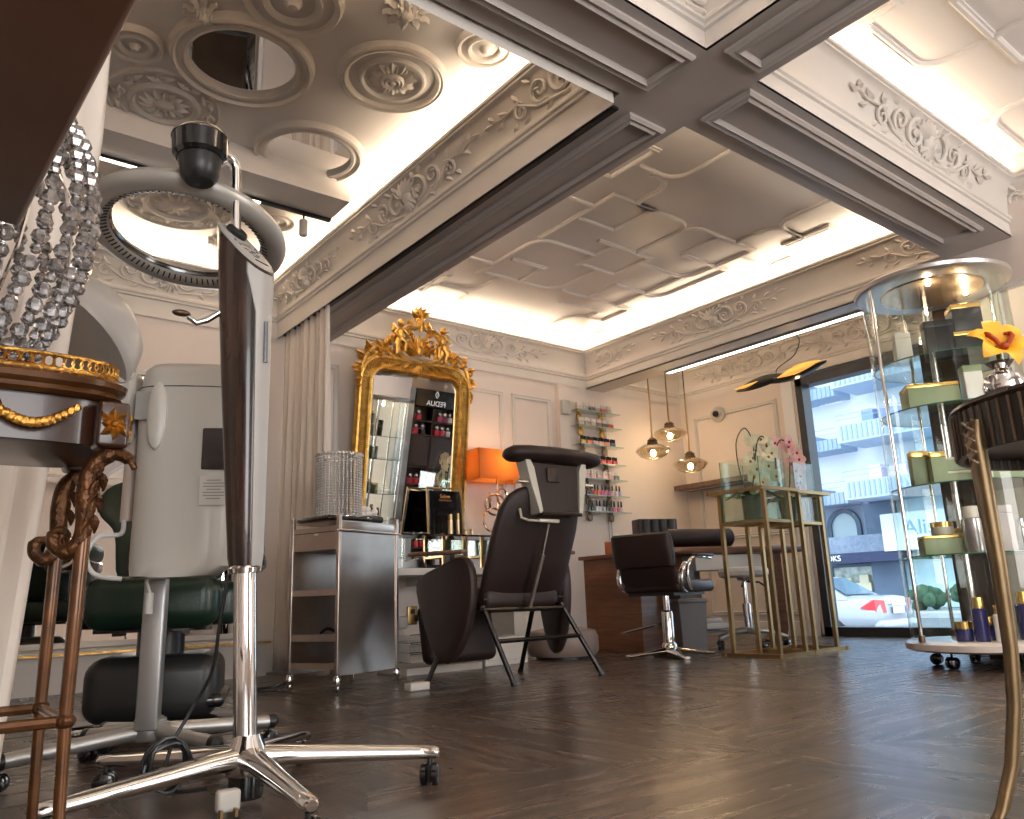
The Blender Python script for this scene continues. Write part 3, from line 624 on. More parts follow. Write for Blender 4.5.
# heart-shaped side bracket toward the hood
rings=[]
for x,k in((-.20,.8),(-.19,1),(-.14,1),(-.13,.8)):
    poly=[(-.075,1.13),(-.04,1.155),(.0,1.15),(.05,1.155),(.078,1.12),(.07,1.05),(.04,.98),(.0,.93),(-.03,.97),(-.07,1.05)]
    rings.append([Rb@V(x,-.02+(a)*k,(b-1.05)*k+1.05) for a,b in poly])
obj('hinge_bracket',MB().loft(rings),CREAM,t)
obj('bracket_screw',MB().ell(tuple(Rb@V(-.17,-.10,1.02)),.006),CHROME,bo)
hd=MB().loft([[Rb@V(-.055+a*k,y,1.0+b*k) for a,b in [(.028*math.cos(q),.105*math.sin(q)) for q in [2*PI*i/20 for i in range(20)]]] for y,k in((-.085,1),(-.098,.95),(-.104,.7))])
obj('handle_fin',hd,CREAM,bo)
obj('recess_shade',MB().box((0,0,0),(.045,.004,.085),Rb@Matrix.Translation((-.095,-.0885,1.03))),mat('shadow_cream',(.30,.29,.27),.6),bo,smooth=False)  # flat plate; the shade of a hollow is put into its darker cream
obj('screen_window',MB().rbox((0,0,0),(.10,.012,.125),.005,T=Rb@Matrix.Translation((.125,-.086,.90))),mat('dark_screen',(.05,.04,.04),.12),bo)
lb=MB().box((0,0,0),(.085,.002,.085),Rb@Matrix.Translation((.118,-.0915,.775))); lo=obj('paper_label',lb,mat('label_paper',(.62,.60,.56),.6),bo,smooth=False)
lt=MB()
for i in range(7): lt.box((0,0,0),(.06 if i%3 else .04,.001,.0025),Rb@Matrix.Translation((.115,-.0932,.805-.009*i)))
obj('label_print',lt,mat('print_grey',(.25,.24,.23),.6),lo,smooth=False)
# water tube with handle at left, hoses
obj('steam_tube',MB().tube([Rb@V(-.15,.03,1.02),Rb@V(-.15,.03,.93),Rb@V(-.15,.03,.90),Rb@V(-.15,.03,.70)],[.034,.030,.020,.020],16),mat('rosy_plastic',(.50,.42,.37),.35),t)
obj('hose',MB().tube(smoothpath([Rb@V(-.15,.0,.70),Rb@V(-.15,-.02,.66),Rb@V(-.20,-.05,.65),Rb@V(-.225,-.06,.60),Rb@V(-.20,-.06,.545),Rb@V(-.13,-.05,.53)],6),.007,8),mat('hose_white',(.6,.6,.58),.3),t)
obj('drain_plug',MB().cyl((-.06,-.13,.49),(-.06,-.13,.43),.012).tube([(-.06,-.13,.55),(-.07,-.13,.52),(-.06,-.13,.49)],.005,6),WHITEP,t)
# hood: big bowl tilted, opening down to the right
Th=Matrix.Translation((-.33,-.10,1.23))@Matrix.Rotation(math.radians(-10),4,'Z')@Matrix.Rotation(math.radians(-22),4,'X')@Matrix.Rotation(math.radians(36),4,'Y')
hp=[(.0,.17),(.07,.166),(.13,.145),(.18,.10),(.205,.04),(.21,0)]
obj('hood_shell',MB().lathe(hp+[(.20,0),(.195,.04),(.17,.09),(.12,.13),(.06,.15),(0,.155)],n=40,T=Th,sy=.95),mat('hood_white',(.52,.50,.48),.3),t)
obj('hood_rim',MB().lathe([(.20,-.015),(.214,-.015),(.218,-.005),(.214,.012),(.20,.012)],n=40,T=Th,sy=.95),WHITEP,t)
obj('hood_liner',MB().lathe([(.0,.02),(.12,.03),(.19,-.002),(.20,-.01),(.19,-.012),(.12,.02),(0,.01)],n=40,T=Th,sy=.95),mat('liner_grey',(.22,.22,.215),.5),t)
obj('hood_arm',MB().tube([Th@V(.19,.0,.0),Rb@V(-.18,0,1.12)],[.03,.03],12),CREAM,t)
obj('wire_basket',MB().tube([Rb@V(-.2,-.06,1.0),Rb@V(-.24,-.07,1.0),Rb@V(-.27,-.06,.985)],.004,6).tube([Rb@V(-.2,-.05,.985),Rb@V(-.24,-.06,.975),Rb@V(-.27,-.05,.975)],.004,6),CHROME,t)
# ---------------------------------------------------------------- green barber chair
bx,by=.93,3.52; fz=math.radians(248)   # chair looks toward the left of the picture
t=thing('barber_chair','green leather barber chair with black base behind the steamer','barber chair',(bx,by,0),fz)
obj('floor_disc',MB().lathe([(0,0),(.33,0),(.335,.008),(.32,.016),(.1,.024),(0,.024)],n=48),BLACKG,t)
bs=MB().rbox((-.02,0,.15),(.50,.48,.24),.07,n=5); obj('pump_base',bs,mat('base_black',(.02,.02,.021),.35),t)
obj('base_tread',MB().rbox((.02,.18,.095),(.40,.17,.05),.02,n=3),BLACKG,t)
obj('column',MB().cyl((0,0,.25),(0,0,.42),.09,n=24),BLACKP,t)
obj('underframe',MB().box((.0,.0,.375),(.46,.42,.03)).box((.22,.12,.36),(.12,.03,.02)).box((.22,-.12,.36),(.12,.03,.02)),BLACKG,t,smooth=False)
obj('seat',MB().rbox((.04,0,.48),(.52,.50,.16),.06,n=5),GREENL,t)
obj('seat_shell',MB().rbox((-.06,0,.46),(.44,.62,.17),.05,n=5),GREENL,t)
# rolled front of the cushion and leg rest
obj('seat_front_roll',MB().rbox((.27,0,.47),(.16,.48,.20),.07,n=5),GREENL,t)
# backrest: winged top
rings=[]
for q,w,z in((.0,.20,.54),(.0,.23,.60),(.0,.24,.74),(.0,.26,.80),(.0,.30,.83),(.0,.335,.87),(.0,.34,.92),(.0,.32,.98),(.0,.25,1.02),(0,.12,1.035)):
    x=-.22-(z-.54)*.30; th_=.055 if z<.99 else .03
    rings.append([V(x+th_*math.sin(b)+ (.05*(abs(math.cos(b))**3)),w*math.cos(b),z) for b in [2*PI*i/24 for i in range(24)]])
obj('backrest',MB().loft(rings),GREENL,t,sub=1)
obj('back_cushion',MB().rbox((-.235,0,.76),(.09,.36,.44),.045,n=5,R=Matrix.Rotation(-.28,4,'Y')),GREENL,t)
for s in(-1,1):
    ar=obj('armrest',MB().rbox((.02,s*.33,.68),(.46,.12,.09),.04,n=5),GREENL,t)
    obj('wood_rail',MB().rbox((.02,s*.335,.625),(.44,.125,.055),.02,n=4),PWOOD,ar)
    obj('chrome_end',MB().lathe([(.045,-.012),(.058,-.01),(.062,.0),(.055,.012),(.045,.012),(.040,.0),(.045,-.012)],n=28,T=Matrix.Translation((.26,s*.33,.66))@Matrix.Rotation(PI/2,4,'Y')),CHROME,ar)
    obj('arm_support',MB().rbox((-.08,s*.325,.56),(.26,.05,.16),.02,n=3),GREENL,t)
# wall mirror and ledge behind the barber chair
t=thing('wall_mirror','large wall mirror above a pale ledge behind the green barber chair','mirror',(1.05,YB-.03,0))
obj('mirror_glass',MB().box((0,0,1.12),(1.7,.01,1.70)),MIRROR,t,smooth=False)
fr=MB().sweep([(0,0),(0,.03),(.03,.035),(.045,.02),(.05,0)],[(-.85,0,.27),(.85,0,.27),(.85,0,1.97),(-.85,0,1.97)],(0,-1,0),True); obj('frame',fr,TRIMW,t)
t=thing('console_ledge','low pale panelled console with a gilt edge under the wall mirror','console',(1.05,YB-.16,0))
obj('carcass',MB().box((0,0,.10),(2.0,.25,.20)),TRIMW,t,smooth=False); obj('top_slab',MB().box((0,0,.215),(2.04,.29,.03)),TRIMW,t,smooth=False,bevel=.004)
obj('gilt_edge',MB().box((0,-.148,.213),(2.04,.008,.012)),GOLD,t,smooth=False)
# ---------------------------------------------------------------- steel trolley
TA=math.radians(20)
t=thing('salon_trolley','stainless steel salon trolley on glass castors beside the white curtain','trolley',(1.87,3.85,0),TA)
TW,TD,TH=.46,.34,.88   # x right, y back
ps=[(0,0),(TW,0),(0,TD),(TW,TD)]
for x,y in ps:
    o=obj('corner_post',MB().rbox((x,y,TH/2+.055),(.022,.022,TH-.07),.004),STEEL,t)
    mw=MB(); mw.lathe([(0,-.009),(.024,-.009),(.028,-.004),(.028,.004),(.024,.009),(0,.009)],n=20,T=Matrix.Translation((x,y-.01,.028))@Matrix.Rotation(.5+x,4,'Z')@Matrix.Rotation(PI/2,4,'X'))
    ms=MB().lathe([(0,.05),(.016,.05),(.018,.075),(.012,.085),(0,.085)],(x,y,0),n=16); w_=obj('caster_wheel',mw,glass('caster_plastic',(.8,.75,.7),3,.1),o); obj('caster_cap',ms,CHROME,o)
obj('front_panel',MB().box((TW/2,0,.46),(TW-.02,.006,.75)),STEEL,t,smooth=False)
obj('back_panel',MB().box((TW/2,TD,.46),(TW-.02,.006,.75)),STEEL,t,smooth=False)
obj('top_rail',MB().rbox((TW/2,-.012,.815),(TW+.06,.012,.012),.005).rbox((TW/2,0,.845),(TW-.02,.008,.04),.003),STEEL,t)
for z,h in((.80,.12),(.50,.03),(.27,.035),(.13,.03)):
    if h>.1: obj('drawer',MB().box((TW/2,TD/2,z-.02),(TW-.03,TD-.03,h)).box((-.004,TD/2,z-.02),(.006,TD-.02,h)),STEEL,t,smooth=False)
    else: obj('shelf_tray',MB().box((TW/2,TD/2,z-.012),(TW-.03,TD-.03,.006)).box((.0,TD/2,z),(.005,TD-.03,h)).box((TW-.0,TD/2,z),(.005,TD-.03,h)),STEEL,t,smooth=False)
obj('drawer_gap',MB().box((-.008,TD/2,.812),(.002,TD-.04,.004)),BLACKP,t,smooth=False)
obj('drawer_latch',MB().rbox((-.012,TD*.45,.80),(.008,.03,.008),.003),CHROME,t)
obj('top_plate',MB().box((TW/2,TD/2,.869),(TW-.02,TD-.02,.006)),STEEL,t,smooth=False)
TT=Matrix.Translation((1.87,3.85,0))@Matrix.Rotation(TA,4,'Z')
def ontr(x,y,z=.872): return TT@V(x,y,z)
p=ontr(.13,.16); tr=tag(obj('black_tray',MB().rbox((0,0,.012),(.30,.28,.02),.008).rbox((0,0,.026),(.26,.24,.008),.004),BLACKG,loc=p,rot=(0,0,TA-.15)),'flat black tray lying on top of the steel trolley','tray')
p=ontr(.33,.10); hd=thing('hair_clipper','black clipper with a silver button lying on the trolley','clipper',p,TA)
obj('body',MB().tube([(-.10,0,.025),(-.03,0,.028),(.07,0,.03),(.11,0,.03)],[.014,.02,.025,.022],14),BLACKP,hd); obj('power_button',MB().lathe([(0,0),(.009,0),(.009,.004),(0,.004)],(-.02,-.02,.03),n=14),CHROME,hd)
p=ontr(.17,.17,.902); cv=thing('crystal_vase','tall cylinder shade of clear crystal strands standing on the trolley','crystal lamp',p)
CRY=mat('crystal',(.80,.78,.76),.05,.0,noise=.25,nscale=90,trans=.35,ior=1.5,coat=1)
for zz in(.0,.345): obj('metal_ring',MB().tube([(.125*math.cos(a),.125*math.sin(a),zz) for a in [2*PI*i/32 for i in range(32)]],.006,6,True),CHROME,cv)
st=MB()
for i in range(34):
    a=2*PI*i/34
    for k in range(23): st.ell((.122*math.cos(a),.122*math.sin(a),.012+.0145*k),(.0085,.0085,.0075),n=6,m=4)
so=obj('crystal_strands',st,CRY,cv); so['kind']='stuff'
st=MB()
for i in range(40): a=2*PI*i/40; st.ell((.128*math.cos(a),.128*math.sin(a),.35),(.010,.010,.010),n=6,m=4)
obj('bead_rim',st,CRY,cv)['kind']='stuff'
p=ontr(.41,.20); wt=MB(); rr=random.Random(3)
for i in range(26): a=rr.random()*6.3; r0=rr.random()*.05; wt.ell((r0*1.5*math.cos(a),r0*1.1*math.sin(a),.02+rr.random()*.10*(1-r0*8)),(.022,.018,.018),n=7,m=5)
tag(obj('cotton_flower',wt,mat('petal_white',(.8,.76,.72),.7),loc=p),'white ruffled cluster on the right end of the trolley','decoration')
p=ontr(.16,.15,.31); bw=MB().tube(smoothpath([(-.1,0,0),(-.05,.02,.02),(0,-.01,.0),(.06,.02,.02),(.12,0,0)],5),.008,6); tag(obj('coiled_lead',bw,BLACKP,loc=p-V(0,0,.018)),'black coiled lead on the lower trolley shelf','cable')
# floor cables by the curtain
tag(obj('floor_cable',MB().tube(smoothpath([(1.62,4.3,.012),(1.70,4.2,.012),(1.80,4.28,.05),(1.78,4.4,.012),(1.66,4.36,.012),(1.60,4.22,.012),(1.72,4.12,.012)],6),.006,6),BLACKP),'black cable looping on the floor by the curtain hem','cable')
# ---------------------------------------------------------------- vanity
t=thing('vanity_counter','white vanity counter with mirrored upstand and black glass shelf','vanity',(3.25,5.2,0))
WL=mat('white_lacquer',(.62,.59,.56),.25)
obj('counter_slab',MB().box((.12,.05,.645),(1.5,.50,.05)),WL,t,smooth=False,bevel=.004)
for x in(-.42,.0,.42): obj('bracket',MB().box((x,.18,.585),(.03,.22,.07)),WL,t,smooth=False)
obj('mirror_upstand',MB().box((.12,.1,.795),(1.5,.02,.25)),MIRROR,t,smooth=False)
obj('glass_shelf',MB().box((.12,.13,.925),(1.55,.36,.014)),BLACKG,t,smooth=False)
obj('shelf_support',MB().box((.12,.27,.795),(1.5,.03,.245)),WL,t,smooth=False)
obj('end_post',MB().box((.80,.1,.31),(.12,.42,.62)),WL,t,smooth=False)
obj('end_post',MB().box((-.52,.2,.31),(.12,.22,.62)),WL,t,smooth=False)
for i,(x,w_) in enumerate(((2.79,.36),(2.83,.30))):
    pass
ACR=glass('acrylic',(.9,.92,.93),2.5,.05)
ad=thing('acrylic_drawers','stack of clear acrylic drawers on the floor under the vanity','storage box',(2.86,4.55,0))
obj('plinth',MB().box((.0,0,.02),(.56,.38,.04)),WL,ad,smooth=False)
for k in range(3):
    d=obj('drawer',MB().box((0,0,.07+.058*k),(.50,.34,.004)).box((0,-.17,.095+.058*k),(.50,.006,.048)).box((-.25,0,.095+.058*k),(.006,.34,.048)).box((.25,0,.095+.058*k),(.006,.34,.048)),ACR,ad,smooth=False); obj('drawer_edge',MB().box((0,-.174,.12+.058*k),(.50,.004,.004)).box((0,-.174,.072+.058*k),(.50,.004,.004)),CHROME,d,smooth=False)
wd=thing('drawer_unit','low white drawer unit standing behind the brown make-up chair','drawer unit',(3.40,4.6,0))
obj('carcass',MB().box((0,0,.09),(.36,.34,.18)),WL,wd,smooth=False,bevel=.005); obj('drawer_front',MB().box((0,-.175,.10),(.33,.012,.13)),WL,wd,smooth=False,bevel=.003)
tag(obj('power_strip_box',MB().rbox((0,0,.02),(.12,.06,.038),.006),WHITEP,loc=(2.20,3.62,0),rot=(0,0,.1)),'small white block lying on the floor right of the trolley','box')
sk=thing('wall_socket','brass double socket on the wall under the vanity','socket',(3.32,YB-.02,.33)); obj('plate',MB().rbox((0,.01,0),(.09,.015,.14),.006),BRASS,sk); obj('socket_hole',MB().rbox((0,0,.03),(.04,.012,.035),.004),BLACKP,sk); obj('black_plug',MB().rbox((.04,-.02,-.02),(.05,.05,.05),.01),BLACKP,sk)
wa=thing('white_adapter','round white adapter plugged in left of the brass socket','adapter',(3.22,YB-.035,.28)); obj('body',MB().rbox((0,.01,0),(.09,.05,.10),.02),WHITEP,wa)
obj('lead',MB().tube(smoothpath([(0,0,-.05),(.02,-.01,-.14),(.08,-.01,-.19),(.15,-.01,-.13)],6),.003,6),WHITEP,wa)
pf=thing('footstool','round greige footstool on the floor between chair and desk','footstool',(3.97,4.5,0)); obj('cushion',MB().lathe([(0,.02),(.24,.02),(.26,.05),(.26,.15),(.24,.19),(.15,.21),(0,.215)],n=32),mat('greige_leather',(.22,.17,.15),.45),pf); obj('base',MB().lathe([(0,0),(.2,0),(.2,.02),(0,.02)],n=28),BLACKP,pf)
# ---------------------------------------------------------------- gilt mirror
MT=math.radians(7)
t=thing('gilt_mirror','tall carved gilt mirror with a crested arched top above the vanity','mirror',(3.22,YB-.10,.945)); t.rotation_euler=(MT,0,0)
W2,HH=.505,1.38   # outer half width, height to shoulder top
def mpath(hw,h,r,n=7):
    P=[V(-hw,0,0)]; 
    for k in range(n+1): a=PI-PI/2*k/n; P.append(V(-hw+r+r*math.cos(a),0,h-r+r*math.sin(a)))
    for k in range(n+1): a=PI/2-PI/2*k/n; P.append(V(hw-r+r*math.cos(a),0,h-r+r*math.sin(a)))
    P.append(V(hw,0,0)); return P
GO=mat('gilt_frame',(.60,.36,.09),.32,1,noise=.3,nscale=22,bump=.5,bscale=60)
fp=[(u*1.35,v*1.3) for u,v in [(-.05,0),(-.05,.02),(-.042,.034),(-.03,.036),(-.022,.024),(.010,.022),(.018,.036),(.034,.040),(.045,.028),(.05,.012),(.05,0)]]
obj('frame',MB().sweep([(a,b) for a,b in fp],mpath(W2-.05,HH-.05,.15),(0,-1,0)),GO,t)
rb=MB()
path=mpath(W2-.05,HH-.05,.15); dense=[]
for i in range(len(path)-1):
    L=(path[i+1]-path[i]).length; n_=max(1,round(L/.016))
    for k in range(n_): dense.append((path[i].lerp(path[i+1],k/n_),(path[i+1]-path[i]).normalized()))
for p_,d in dense:
    s_=d.cross(V(0,-1,0)); rb.tube([p_+s_*-.040+V(0,-.050,0),p_+s_*-.0+V(0,-.034,0),p_+s_*.038+V(0,-.053,0)],.0052,5)
obj('ribbing',rb,GO,t)['kind']='stuff'
gp=mpath(W2-.095,HH-.095,.12); g=MB(); g.add([(p.x,-.012,p.z) for p in gp],[tuple(range(len(gp)))]); obj('mirror_glass',g,MIRROR,t,smooth=False)
bk=mpath(W2-.03,HH-.03,.15); g=MB(); N=len(bk); g.add([(p.x,0,p.z) for p in bk]+[(p.x,.02,p.z) for p in bk],[tuple(range(N)),tuple(range(2*N-1,N-1,-1))]+[(i,(i+1)%N,N+(i+1)%N,N+i) for i in range(N)]); obj('backing',g,BRONZE,t,smooth=False)
# crest
Tc=Matrix(((1,0,0,0),(0,0,-1,-.03),(0,1,0,HH-.03),(0,0,0,1)))
cr=MB()
def cleaf(x,y,a,L,W): leaf(cr,(x,y,0),a,L*1.2,W*1.5,W*1.4,Tc)
for s in(-1,1):
    def m(P): return [(s*x,y,z) for x,y,z in P]
    def al(a): return a if s>0 else PI-a
    cr.tube(smoothpath(m([(.03,.02,0),(.12,.03,.0),(.20,.10,.01),(.20,.20,.02),(.13,.285,.02),(.05,.30,.02),(.02,.36,.02)]),4),[.022]*8+[.026]*10+[.02]*6+[.016],8,T=Tc)
    cr.tube(m(spiral((.115,.19),.055,1.3,.3,-1)),.012,6,T=Tc); cr.tube(m(spiral((.23,.07),.05,1.3,1.5,1)),.012,6,T=Tc)
    cr.tube(smoothpath(m([(.22,.04,0),(.30,.09,0),(.38,.10,0),(.45,.04,0),(.49,-.04,0),(.50,-.16,0)]),4),[.016]*16+[.013]*4+[.008],8,T=Tc)
    cr.tube(m(spiral((.36,.04),.045,1.4,2,1)),.011,6,T=Tc); cr.tube(m(spiral((.47,-.07),.04,1.3,.5,-1)),.010,6,T=Tc)
    cr.tube(m(arc((.37,.03,0),.10,20,160,10,(1,0,0),(0,1,0))),.008,6,T=Tc)
    for x,y,a,L,W in((.14,.10,.9,.09,.022),(.2,.22,1.1,.09,.024),(.10,.29,1.9,.08,.022),(.28,.1,1.3,.07,.018),(.33,.09,.9,.08,.018),(.42,.08,.8,.07,.018),(.48,.02,.3,.07,.016),(.51,-.06,-.4,.07,.016),(.50,-.13,-1.2,.09,.016),(.50,-.18,-1.6,.06,.012),(.05,.1,.6,.08,.02),(.08,.02,-.8,.08,.02),(.16,.0,-.3,.07,.016),(.26,.02,-.5,.06,.015),(.0,.33,1.2,.08,.02),(.06,.25,.4,.07,.02),(.47,-.1,2.5,.05,.014),(.05,.17,1.3,.07,.018)): cleaf(s*x,y,al(a),L,W)
for a in(-.9,-.45,0,.45,.9): cleaf(0,.38,PI/2+a,.10,.018)
for k in range(9): cleaf(0,.10,PI/2+(k-4)*.36,.13,.02)
for k in range(22):
    q=-1+2*k/21; cleaf(q*.44,.02+.06*math.cos(q*1.4),PI/2-q*.9+(.5 if k%2 else -.5),.07,.018)
for sg in(-1,1):
    for k in range(5): cleaf(sg*(.24+.02*k),.16-.03*k,PI/2+sg*(.2-.45*k),.07,.018); cleaf(sg*.49,-.02-.045*k,(0 if sg>0 else PI)+sg*(.6-.35*k),.055,.016)
for a in(-.5,0,.5): cleaf(0,.02,-PI/2+a,.10,.022)
cr.ell((0,.12,.01),(.035,.045,.02),Tc); cr.tube([(0,.28,.01),(0,.40,.01)],[.02,.012],8,T=Tc)
obj('carved_crest',cr,GOLD,t)
# little putti as gilt figures
def putto(sx_,nm):
    m_=MB(); T=Tc@Matrix.Translation((sx_*.20,.10,.03)); s=-sx_
    m_.ell((0,.13,0),(.036,.055,.03),T); m_.ell((s*.0,.215,.005),(.030,.033,.030),T)
    m_.tube([(0,.10,0),(s*.05,.06,.02),(s*.045,-.01,.015)],[.026,.02,.013],8,T=T); m_.tube([(0,.09,0),(-s*.035,.03,.02),(-s*.03,-.04,.01)],[.026,.02,.012],8,T=T)
    m_.tube([(s*.02,.165,.01),(s*.06,.12,.03),(s*.075,.16,.02)],[.014,.012,.009],8,T=T); m_.tube([(-s*.02,.165,.01),(-s*.055,.12,.02),(-s*.02,.09,.03)],[.014,.012,.009],8,T=T)
    obj('cherub_figure',m_,GOLD,t)
putto(-1,''); putto(1,'')
# ---------------------------------------------------------------- table lamp
t=thing('table_lamp','table lamp with glowing orange rectangular shade on looped chrome rings','table lamp',(4.02,5.30,.932))
def shade_mat():
    m=bpy.data.materials.new('orange_shade'); m.use_nodes=True; nt=m.node_tree; nt.nodes.clear()
    d=nt.nodes.new('ShaderNodeBsdfDiffuse'); d.inputs[0].default_value=(.55,.26,.09,1); tr=nt.nodes.new('ShaderNodeBsdfTranslucent'); tr.inputs[0].default_value=(.90,.50,.20,1)
    mx=nt.nodes.new('ShaderNodeMixShader'); mx.inputs[0].default_value=.55; o=nt.nodes.new('ShaderNodeOutputMaterial')
    nt.links.new(d.outputs[0],mx.inputs[1]); nt.links.new(tr.outputs[0],mx.inputs[2]); nt.links.new(mx.outputs[0],o.inputs[0]); return m
sh=MB()
for x,y,dx,dy in((0,-.11,.52,.004),(0,.11,.52,.004),(-.26,0,.004,.224),(.26,0,.004,.224)): sh.box((x,y,.595),(dx,dy,.25))
obj('lamp_shade',sh,shade_mat(),t,smooth=False)
rg=MB()
for c,r0,ay in(((-.05,.0,.14),.10,0),((.06,.01,.19),.09,.6),((-.03,-.01,.27),.085,-.5),((.05,0,.34),.07,.3),((-.08,0,.30),.065,.9)):
    rg.tube([V(*c)+V(r0*math.cos(a)*math.cos(ay),r0*math.cos(a)*math.sin(ay),r0*math.sin(a)) for a in [2*PI*i/28 for i in range(28)]],.010,8,True)
rg.lathe([(0,0),(.08,0),(.08,.015),(.02,.025),(0,.025)],n=24); rg.cyl((0,0,.02),(0,0,.5),.007)
obj('ring_base',rg,mat('rose_chrome',(.8,.62,.48),.08,1),t)
obj('bulb',MB().ell((0,0,.58),.035),emis('bulb_warm',(1,.55,.2),14),t)
point('lamp_light',(0,0,.62),4.5,(1,.62,.32),.05,t)
# framed sign and small things on the glass shelf
t=thing('counter_sign','small black framed sign with gold edge leaning on the glass shelf','sign',(3.445,5.22,.934)); t.rotation_euler=(-.05,0,0)
obj('panel',MB().box((0,0,.175),(.29,.012,.34)),BLACKG,t,smooth=False)
obj('frame',MB().sweep([(0,0),(0,.012),(.012,.012),(.012,0)],[(-.155,.006,0),(.155,.006,0),(.155,.006,.36),(-.155,.006,.36)],(0,-1,0),True),BRASS,t,smooth=False)
CO=mat('copper_print',(.55,.26,.10),.4,.5)
text('sign_text','Salon',.045,CO,t,(0,-.008,.30),(PI/2,0,0)); text('sign_text','TREATMENTS',.020,CO,t,(0,-.008,.268),(PI/2,0,0))
for i,(x,h,r0,lb) in enumerate(((3.42,.15,.020,'tall pale gold lipstick tube in front of the black sign'),(3.49,.16,.014,'slim gold tube right of the wider one before the sign'),(3.56,.035,.018,'first short gold pot on the glass shelf'),(3.62,.04,.018,'second short gold pot nearer the chair'))):
    q=thing('cosmetic_tube' if h>.1 else 'cosmetic_pot',lb,'cosmetics',(x,5.12,.932)); obj('body',MB().lathe([(0,0),(r0,0),(r0,h*.7),(0,h*.7)],n=18),mat('pale_gold',(.70,.50,.28),.3,.6),q); obj('cap',MB().lathe([(0,h*.7),(r0*.9,h*.7),(r0*.9,h),(0,h)],n=18),BRASS,q)
# ---------------------------------------------------------------- brown reclining make-up chair
cx,cy=2.85,3.60
t=thing('makeup_chair','brown leather reclining make-up chair seen from behind with a steel gas strut','chair',(cx,cy,0))
DK=mat('dark_tube',(.05,.045,.045),.25,.9)
for nm,a,b in(('leg',(-.33,-.12,.40),(-.25,-.27,.0)),('leg',(.22,-.12,.40),(.37,-.27,.0)),('leg',(-.33,.10,.40),(-.47,.22,0)),('leg',(.20,.10,.40),(.24,.30,0))):
    A,B=V(*a),V(*b); lg=obj('leg',MB().tube([A,B+(A-B)*.03],.014,10),DK,t); obj('foot_cap',MB().cyl(B+V(0,0,.002),B+(A-B)*.05,.018,n=12),BLACKP,lg)
obj('rear_rail',MB().tube([(-.34,-.13,.38),(.24,-.13,.375)],.015,8).tube([(-.29,-.19,.22),(.29,-.19,.22)],.012,8),DK,t)
obj('side_rail',MB().tube([(-.34,-.13,.39),(-.34,.14,.39)],.013,8).tube([(.22,-.13,.39),(.22,.14,.39)],.013,8),DK,t)
obj('seat',MB().rbox((-.06,.12,.44),(.52,.52,.12),.045,n=5),LEATH,t)
obj('leg_rest',MB().rbox((-.12,.43,.25),(.50,.10,.34),.045,n=4,R=Matrix.Rotation(-.2,4,'X')),LEATH,t)
# back
rings=[]
for z,w,th_ in((.40,.27,.02),(.42,.285,.045),(.60,.292,.055),(.80,.292,.055),(.90,.28,.052),(.97,.25,.045),(1.01,.19,.035),(1.03,.12,.02)):
    q=(z-.40)/.6; y=-.07-.22*q; rings.append([V(-.045+.03*q+w*math.copysign(abs(math.cos(b))**.6,math.cos(b)),y+th_*math.copysign(abs(math.sin(b))**.75,math.sin(b)),z) for b in [2*PI*i/28 for i in range(28)]])
bk=obj('backrest',MB().loft(rings),LEATH,t)
obj('back_hem',MB().tube([V(-.33,-.125,.435),V(.235,-.125,.435)],.008,6),LEATH2,bk)
# head box: cream side plates, brown panel, padded top
HX=.035; Rh=Matrix.Translation((HX,-.33,1.0))@Matrix.Rotation(math.radians(-5),4,'X')
for s in(-1,1):
    poly=[(s*.13,-.13),(s*.165,.12),(s*.19,.165),(s*.225,.17),(s*.20,.04),(s*.155,-.13)]
    m_=MB(); N=len(poly); m_.add([(x,-.035,z) for x,z in poly]+[(x,.05,z) for x,z in poly],[tuple(range(N)),tuple(range(2*N-1,N-1,-1))]+[(i,(i+1)%N,N+(i+1)%N,N+i) for i in range(N)],Rh)
    o=obj('head_plate',m_,mat('putty_metal',(.52,.50,.44),.35,.2),t,smooth=False,bevel=.004)
    obj('knob',MB().cyl((s*.20,-.01,.04),(s*.275,-.01,.04),.014,.011,14,T=Rh),CHROME,o)
hp_=obj('head_panel',MB().loft([[Rh@V(x*k,y,z) for x,z in((-.13,-.13),(.13,-.13),(.165,.15),(-.165,.15))] for y,k in((-.02,1),(.03,1))]),LEATH,t,smooth=False,bevel=.004)
obj('pocket_flap',MB().rbox((-.03,-.026,.085),(.085,.01,.08),.004,T=Rh),LEATH2,hp_); obj('panel_lip',MB().tube([Rh@V(-.14,-.03,-.13),Rh@V(.145,-.03,-.13)],.011,8),LEATH2,hp_)
pad=MB(); rings=[]
for x,a,b in((-.335,.02,.012),(-.325,.05,.030),(-.29,.075,.044),(-.2,.082,.046),(0,.083,.046),(.2,.082,.045),(.29,.075,.042),(.325,.05,.028),(.335,.02,.012)):
    z=.205-.12*(x*x)*1.0; rings.append([Rh@V(x+.01,-.0+a*math.cos(q),z+b*math.sin(q)) for q in [2*PI*i/18 for i in range(18)]])
obj('headrest_cushion',pad.loft(rings),LEATH,t)
obj('strut',MB().cyl((-.05,-.17,.39),(-.035,-.28,.66),.013,n=14).cyl((-.035,-.28,.66),(-.025,-.33,.82),.0055,n=10),STEEL,t)
obj('bracket_rod',MB().tube([(-.20,-.30,.90),(-.205,-.32,.85),(-.18,-.345,.835),(.02,-.355,.83)],.007,8).rbox((-.04,-.35,.835),(.14,.02,.018),.004),mat('putty2',(.6,.57,.5),.3,.4),t)
